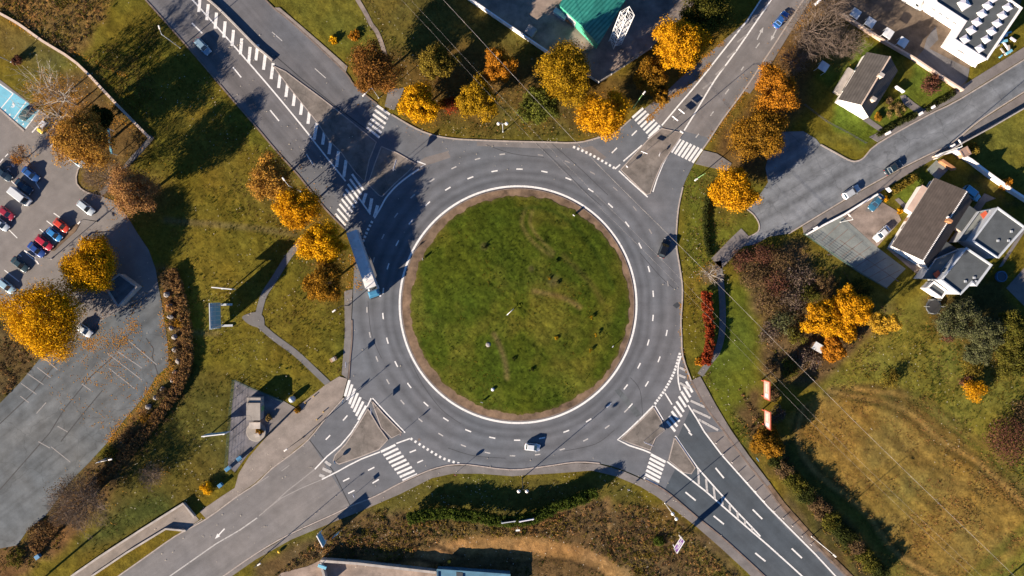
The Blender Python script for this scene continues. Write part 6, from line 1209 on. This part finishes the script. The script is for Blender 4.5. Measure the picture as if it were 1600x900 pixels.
    # two pale flat roofed houses with balconies
    def modern(roof, h, label, bal, umb, ulab, k):
        t, q, r, c = flat_house(roof, h, label, 'pale_wall', 'roof_felt', .3, 'flat_house', 'house', capmat='pale_wall')
        P = [Vector(W(*p, h)) - c.xy for p in bal]; b = MB(); b.prism([(p.x, p.y) for p in P], -.05, 2.9); b.build('extension', M['pale_wall'], t); b = MB(); b.poly([(p.x, p.y, 2.905) for p in (P if sum(P[i].x * P[(i + 1) % 4].y - P[(i + 1) % 4].x * P[i].y for i in range(4)) > 0 else P[::-1])]); b.build('balcony_floor', M['slabs'], t)
        b = MB(); bar(b, [P[3], P[0], P[1], P[2]], .1, 2.91, 3.9); b.build('balcony_rail', M['pale_wall'], t)
        a, d = P[3], P[2]; nn = (P[0] - P[3]).normalized()
        for f in (.3, .7): window(t, a, d, 4.1, 1.6, 1.5, f, nn)
        x, y = W(*umb, 3.8); pt = thing('balcony_table', ulab, 'table', (x, y, 2.91)); b = MB(); b.box((0, 0, .78), (1.5, 1.5, .06), R(35)); b.build('tabletop', M['red'], pt)
        for sx in (-1, 1):
            for sy in (-1, 1): b = MB(); b.tube((sx * .45, sy * .45, 0), (sx * .45, sy * .45, .75), .03, .03, 6); b.build('leg', M['dark_steel'], pt)
        for kk in range(3): b = MB(); cx, cy = q[1 + kk % 2]; b.box((cx * .3 + kk * 1.2, cy * .3, h + .12), (.5, .5, .24)); b.build('roof_vent', M['steel'], r)
        return t
    modern([(1559,324),(1602,355),(1560,403),(1520,376)], 5.8, 'pale flat roofed house with a balcony, farther from the trampoline', [(1503,377),(1538,329),(1558,326),(1520,375)], (1539,336), 'red topped table on the balcony of the house farther from the trampoline', 0)
    modern([(1510,387),(1550,414),(1525,447),(1519,441),(1501,460),(1471,437)], 5.8, 'pale flat roofed house with a balcony, next to the trampoline', [(1447,435),(1470,404),(1509,388),(1471,436)], (1465,429), 'dark red table on the balcony of the house next to the trampoline', 1)
    t, q, r, c = flat_house([(1459,440),(1480,455),(1472,466),(1449,450)], 3.0, 'low flat roofed annex between the pale house and the trampoline', 'white_wall', 'roof_felt', .25, 'annex', 'annex')
    x, y = W(1459, 479, .9); t = thing('trampoline', 'round trampoline with net poles on the grass beside the pale house', 'trampoline', (x, y, 0)); b = MB(); b.lathe((0, 0, 0), [(1.55, .82), (1.85, .82), (1.85, .9), (1.5, .9)], 28, False); b.build('rim', M['dark_steel'], t, True); b = MB(); b.lathe((0, 0, .84), [(1.54, 0), (1.54, .02)], 28); b.build('mat', M['plastic'], t)
    for k in range(6): a = k * 1.047; b = MB(); b.tube((1.8 * math.cos(a), 1.8 * math.sin(a), 0), (1.8 * math.cos(a), 1.8 * math.sin(a), 2.5), .04, .04, 6); b.build('pole', M['steel'], t)
    x, y = W(1563, 432); t = thing('garden_pool', 'small round garden pool with blue rim in the shade', 'pool', (x, y, 0)); b = MB(); b.lathe((0, 0, 0), [(1.3, 0), (1.3, .6), (1.1, .62), (1.05, .4)], 26, False); b.build('rim', M['pool_blue'], t, True); b = MB(); b.lathe((0, 0, .42), [(1.08, 0), (1.06, .02)], 26); b.build('water', M['water'], t)
    # green steel hall
    wc, sc = Vector(W(876, 7, 4.6)), Vector(W(935, 67, 4.6)); d = (sc - wc); wd = d.length; d.normalize(); v = Vector(W(975, 0, 4.6)) - sc; v.normalize(); t = thing('green_hall', 'green corrugated steel hall with low pitched roof in the fenced yard', 'hall', (wc.x, wc.y, 0))
    Ln = 24; P = lambda a, b_: d * (a * wd) + v * b_; b = MB(); fr = [P(0, 0), P(1, 0), P(1, Ln), P(0, Ln)]; b.mesh([(p.x, p.y, -.05) for p in fr] + [(p.x, p.y, 4.5) for p in fr] + [(*P(.55, 0), 5.5), (*P(.55, Ln), 5.5)], [(0, 1, 5, 8, 4), (1, 2, 6, 5), (2, 3, 7, 9, 6), (3, 0, 4, 7)]); b.build('wall', M['green_wall'], t)
    b = MB()
    for a0 in (-.02, 1.02): b.mesh([(*P(.55, -.3), 5.6), (*P(.55, Ln), 5.6), (*P(a0, Ln), 4.56), (*P(a0, -.3), 4.56)] + [(*P(.55, -.3), 5.48), (*P(.55, Ln), 5.48), (*P(a0, Ln), 4.44), (*P(a0, -.3), 4.44)], [(0, 1, 2, 3), (7, 6, 5, 4), (3, 2, 6, 7), (0, 3, 7, 4)])
    b.build('roof', M['green_metal'], t); p = P(.3, -.06); b = MB(); b.box((p.x, p.y, 1.7), (3.0, .12, 3.4), math.atan2(d.y, d.x)); b.build('roller_door', M['steel'], t)
    # lattice mast
    x, y = W(961, 67); t = thing('lattice_mast', 'white steel lattice mast rising beside the green hall', 'mast', (x, y, 0), R(30)); h, w, n = 20.0, 1.05, 9; b = MB()
    for i in (-1, 1):
        for j in (-1, 1): b.tube((i * w, j * w, 0), (i * w, j * w, h), .11, .10, 6)
    b.build('upright', M['white_steel'], t); b = MB(); cs = [(-w, -w), (w, -w), (w, w), (-w, w)]
    for k in range(n):
        z0, z1 = h * k / n, h * (k + 1) / n
        for i in range(4):
            a, c2 = cs[i], cs[(i + 1) % 4]; b.tube((*a, z1), (*c2, z1), .05, .05, 5); b.tube((*(a if k % 2 else c2), z0), (*(c2 if k % 2 else a), z1), .05, .05, 5)
    b.build('bracing', M['white_steel'], t)
    # yard bits by the hall
    for px, py, sz, l, m in ((829,51,(2.2,2.2,1.6),'square pallet box standing alone in the yard','conc_wall'),(875,24,(3.4,1.2,1.3),'long grey skip by the hall door','steel'),(903,37,(2.4,1.6,1.4),'white slatted crate by the hall corner','white_steel'),(891,34,(1.6,1.2,.9),'rusty metal box between the skip and the white crate','orange')):
        t = thing('yard_crate', l, 'crate', (*W(px, py), .02), R(-35)); b = MB(); b.box((0, 0, sz[2] / 2), sz); b.build('body', M[m], t, False, .05); b = MB()
        for k in range(6): b.box((-sz[0] / 2 + sz[0] * (k + .5) / 6, 0, sz[2] + .03), (sz[0] / 9, sz[1], .06))
        b.build('lid', M[m], t)
    # fences and walls
    panel_fence('concrete_fence', [(725,-5),(735,2),(860,87)], 2.6, 2.0, 'white_wall', 'white concrete panel fence running past the yellow green tree', 'white_wall', .28)
    panel_fence('yard_fence', [(897,106),(935,130),(975,104),(1016,77)], 3.0, 1.6, 'conc_wall', 'grey yard fence behind the scrubby brown tree', 'white_steel', .1)
    wall('brick_wall', [(-6,18),(30,38),(68,65),(122,100),(180,160),(236,217)], .45, .5, 'pink_wall', 'long low pinkish wall running down the grass to the asphalt path', 'wall', 'brick', 3)
    wall('garden_wall', [(1309,22),(1340,42),(1378,66),(1425,93),(1462,118),(1501,143)], .3, 1.3, 'pink_wall', 'pinkish wall dividing the gabled house garden from the builder yard', 'wall', 'brick')
    wall('white_garden_wall', [(1487,238),(1511,252),(1540,274),(1575,299),(1612,322)], .4, 1.9, 'white_wall', 'long white garden wall beside the shaded lane', 'wall', 'white_wall'); wall('gate_wall', [(1456,246),(1474,241),(1494,235)], .35, 1.6, 'pink_wall', 'pale gate wall at the side street pavement', 'wall', 'white_wall'); wall('orange_wall', [(1466,252),(1487,266)], .5, 1.6, 'orange', 'short orange brick wall at the mouth of the shaded lane', 'wall', 'orange')
    wall('front_wall', [(1258,367),(1285,352),(1316,336),(1345,318),(1369,304)], .3, .9, 'pale_wall', 'low pale front wall along the slab yard and the concrete drive', 'wall', 'white_wall'); wall('lawn_wall', [(1384,294),(1389,300)], .5, 1.1, 'white_wall', 'white wall stub between the concrete drive and the lawn hedge')
    wall('street_wall', [(1458,249),(1500,224),(1541,202),(1577,181),(1612,161)], .25, 1.9, 'conc_wall', 'tall dark garden wall along the side street pavement'); mesh_fence('mesh_fence', [(1255,366),(1300,397),(1345,428),(1384,451)], 1.2, 'mesh_green', 'dark green wire fence along the slab yard beside the thicket')
    mesh_fence('wire_fence', [(1256,164),(1290,190),(1322,207),(1352,224)], 1.1, 'dark_steel', 'thin dark wire fence along the side lawn of the gabled house'); mesh_fence('mesh_fence', [(444,626),(390,604),(367,593),(362,640),(358,690),(355,728)], 1.9, 'mesh_green', 'thin green mesh fence round the cobbled compound'); mesh_fence('gate_fence', [(461,637),(428,669),(405,692),(370,722)], 1.7, 'dark_steel', 'dark gate fence between the compound and the gritty pavement', .25)
    wall('ramp_wall', [(105,905),(160,867),(225,825),(289,785),(306,806)], .35, 1.0, 'conc_wall', 'grey outer wall of the pedestrian ramp', 'wall', 'conc_wall'); wall('ramp_kerb_wall', [(136,905),(200,862),(261,825),(292,828)], .3, .7, 'conc_wall', 'lower inner wall of the pedestrian ramp', 'wall', 'conc_wall')
    wall('block_wall', [(504,872),(560,876),(620,883),(682,890)], .45, 1.9, 'conc_wall', 'long concrete block wall below the scrub', 'wall', 'conc_wall'); wall('block_wall', [(503,875),(508,890),(513,912)], .45, 1.9, 'conc_wall', 'short concrete block wall leaving the frame beneath the camera post', 'wall', 'conc_wall')
    t, q, r, c = flat_house([(683,890),(740,894),(797,898),(797,932),(683,930)], 2.2, 'blue roofed building at the bottom edge of the picture', 'slate_blue', 'slate_blue', .3, 'blue_building', 'building', capmat='slate_blue'); b = MB(); x, y = W(718, 900, 2.5); b.box((x - c.x, y - c.y, 2.35), (1.5, 2.0, .3)); b.build('roof_hatch', M['dark_steel'], r)
    x, y = W(508, 874); t = thing('camera_post', 'blue grey box on a short post at the block wall corner', 'post', (x, y, 0)); b = MB(); b.tube((0, 0, 0), (0, 0, 4.0), .08, .06, 8); b.build('post', M['steel'], t); b = MB(); b.box((.3, -.3, 4.0), (2.0, .7, .4), R(-20)); b.build('housing', M['blue_panel'], t, False, .05)
    # substation hut
    x, y = W(396, 643, 3.0); t = thing('substation_hut', 'flat roofed concrete hut standing in the cobbled compound', 'hut', (x, y, 0)); b = MB(); b.box((0, 0, 1.5), (3.0, 3.9, 3.0)); b.box((-.02, 2.55, 1.35), (3.05, 1.1, 2.7)); b.build('wall', M['conc_wall'], t); b = MB(); b.box((0, 0, 3.1), (3.2, 4.0, .18)); b.box((0, 2.6, 2.78), (3.2, 1.15, .14)); b.build('roof', M['concrete'], t); b = MB(); b.box((1.53, .4, 1.05), (.06, 1.1, 2.1)); k = b.build('door', M['green_steel'], t); b = MB(); b.box((1.59, .0, 1.05), (.05, .08, .14)); b.build('handle', M['steel'], k)
    x, y = W(401, 674); t = thing('concrete_tank', 'round concrete tank cover with two raised hatches beside the hut', 'tank', (x, y, 0)); b = MB(); b.lathe((0, 0, 0), [(2.3, 0), (2.3, .4), (2.2, .45)], 32); b.build('cover', M['concrete'], t); b = MB(); b.box((-.1, 1.55, .75), (2.6, 1.5, .7)); b.build('hatch', M['conc_wall'], t, False, .03); b = MB(); b.box((.3, -.75, .55), (1.1, .9, .3), R(20)); b.build('hatch', M['conc_wall'], t, False, .03)
    # shed in the car park, garden sheds
    t, q, r, c = flat_house([(163,446),(186,428),(214,448),(184,479)], 2.6, 'flat roofed shed between the car parks beside the round yellow tree', 'conc_wall', 'asphalt_lot_old', .15, 'shed', 'shed', capmat='conc_wall')
    t, q, r, c = flat_house([(1500,235),(1511,229),(1517,240),(1506,246)], 2.4, 'little square brown roofed shed by the white garden wall', 'wood', 'roof_tile_terr', .05, 'garden_shed', 'shed', capmat='roof_tile_terr')
    x, y = W(1279, 543, 2.2); t = thing('broken_shed', 'small grey sheet roof of a broken shed under the gold trees', 'shed', (x, y, 0), R(-30)); b = MB(); b.box((0, 0, 1.0), (2.3, 1.5, 2.0)); b.build('wall', M['wood'], t); b = MB(); b.mesh([(-1.3, -.9, 2.1), (1.3, -.9, 2.0), (1.3, .9, 2.4), (-1.3, .9, 2.5), (-1.3, -.9, 2.03), (1.3, -.9, 1.93), (1.3, .9, 2.33), (-1.3, .9, 2.43)], [(0, 1, 2, 3), (7, 6, 5, 4), (0, 4, 5, 1), (1, 5, 6, 2), (2, 6, 7, 3), (3, 7, 4, 0)]); b.build('roof', M['steel'], t)
    O = ['first','second','third','fourth','fifth']
    for i, (px, py) in enumerate(((1337,21),(1360,35),(1388,52),(1411,66),(1287,104))):
        x, y = W(px, py, 2.6); t = thing('canopy', (f'square pale canopy on four legs in the builder yard, {O[i]} from the road' if i < 4 else 'square canopy in the deep shade of the gabled house garden'), 'canopy', (x, y, 0), R(-33), 'square canopies'); b = MB(); b.box((0, 0, 2.6), (2.1, 2.1, .08)); b.mesh([(-1.05, -1.05, 2.642), (1.05, -1.05, 2.642), (1.05, 1.05, 2.642), (-1.05, 1.05, 2.642), (0, -1.0, 2.80), (0, 1.0, 2.80)], [(0, 4, 5, 3), (4, 1, 2, 5), (0, 1, 4), (3, 5, 2)]); b.build('roof', M['sky_canopy'], t)
        for sx in (-.95, .95):
            for sy in (-.95, .95): b = MB(); b.box((sx, sy, 1.28), (.08, .08, 2.56)); b.build('leg', M['steel'], t)
    x, y = W(1276, 5); t = thing('advert_column', 'white standing sign in the weeds beside the road with the blue car', 'sign', (x, y, 0), R(40)); b = MB(); b.box((0, 0, 1.4), (1.3, .5, 2.4), 0, .9); b.build('panel', M['poster_white'], t, False, .05); b = MB(); b.box((0, 0, .1), (1.5, .7, .2)); b.build('foot', M['conc_wall'], t)
    # gate pillars
    for i, (px, py, l) in enumerate(((1385,209,'white gate pillar at the side path of the gabled house'),(1435,179,'white gate pillar on the near side of the grey driveway mouth'),(1454,169,'white gate pillar on the far side of the grey driveway mouth'),(1272,357,'white pillar at the end of the low pale front wall'),(1485,229,'white letter box pillar by the long white garden wall'))):
        x, y = W(px, py); t = thing('gate_pillar', l, 'pillar', (x, y, .05), R(30), 'white gate pillars'); b = MB(); b.box((0, 0, .6), (.8, .45, 1.2)); b.build('shaft', M['white_wall'], t); b = MB(); b.box((0, 0, 1.24), (.95, .6, .1)); b.build('cap', M['white_wall'], t)
    # boats of junk beside the factory
    for px, py, l, m in ((1573,55,'long heap of pale timber and scrap in the shade beside the factory','poster_white'),(1562,78,'heap of rubble bags beside the factory corner','conc_wall')):
        rs = np.random.RandomState(px); t = thing('scrap_heap', l, 'scrap heap', (*W(px, py), 0)); 
        for k in range(7): b = MB(); b.box((rs.normal() * 1.0, rs.normal() * 1.0, .25 + .2 * rs.rand()), (.5 + 1.8 * rs.rand(), .3 + .4 * rs.rand(), .25 + .3 * rs.rand()), rs.rand() * 3); b.build('board' if k % 2 else 'sack', M[m if k % 3 else 'blue_panel'], t, False, .03)

# ------------------------------------------------------------------ light, camera
def light_and_camera():
    w = bpy.data.worlds.new('World'); SC.world = w; w.use_nodes = True; nt = w.node_tree; bg = nt.nodes['Background']; sk = nt.nodes.new('ShaderNodeTexSky'); sk.sky_type = 'NISHITA'; sk.sun_disc = False
    el = R(20.5); dx, dy = -0.765, -0.644                      # towards the sun
    sk.sun_elevation = el; sk.sun_rotation = math.atan2(dx, dy); sk.altitude = 100; sk.air_density = 1.0; sk.dust_density = 0.0; sk.ozone_density = 8.0
    nt.links.new(sk.outputs[0], bg.inputs[0]); bg.inputs[1].default_value = SKY
    L = bpy.data.lights.new('sun', 'SUN'); L.energy = SUN; L.angle = R(0.53); L.color = (1.0, .86, .68); o = link(bpy.data.objects.new('sun', L)); v = Vector((dx * math.cos(el), dy * math.cos(el), math.sin(el))); o.rotation_euler = v.to_track_quat('Z', 'Y').to_euler(); o.location = v * 300
    c = bpy.data.cameras.new('camera'); c.sensor_width = 36; c.lens = 36 * HC / 240; c.clip_start = 1; c.clip_end = 6000; o = link(bpy.data.objects.new('camera', c)); o.location = (0, 0, HC); o.rotation_euler = (0, 0, 0); SC.camera = o
    SC.view_settings.view_transform = 'Standard'; SC.view_settings.look = 'None'; SC.view_settings.exposure = EXPO; SC.view_settings.gamma = 1.0; SC.view_settings.use_curve_mapping = False
    SC.cycles.max_bounces = 4; SC.cycles.diffuse_bounces = 2; SC.cycles.glossy_bounces = 2; SC.cycles.transmission_bounces = 2; SC.cycles.use_denoising = True
SUN, SKY, EXPO = 5.0, 0.05, 1.47
setup_materials()
roads(); kerbs_and_pavements(); other_surfaces(); islands()
vegetation(); ground(TREE_SPOTS)
vehicles(); lamps(); furniture(); buildings(); light_and_camera()
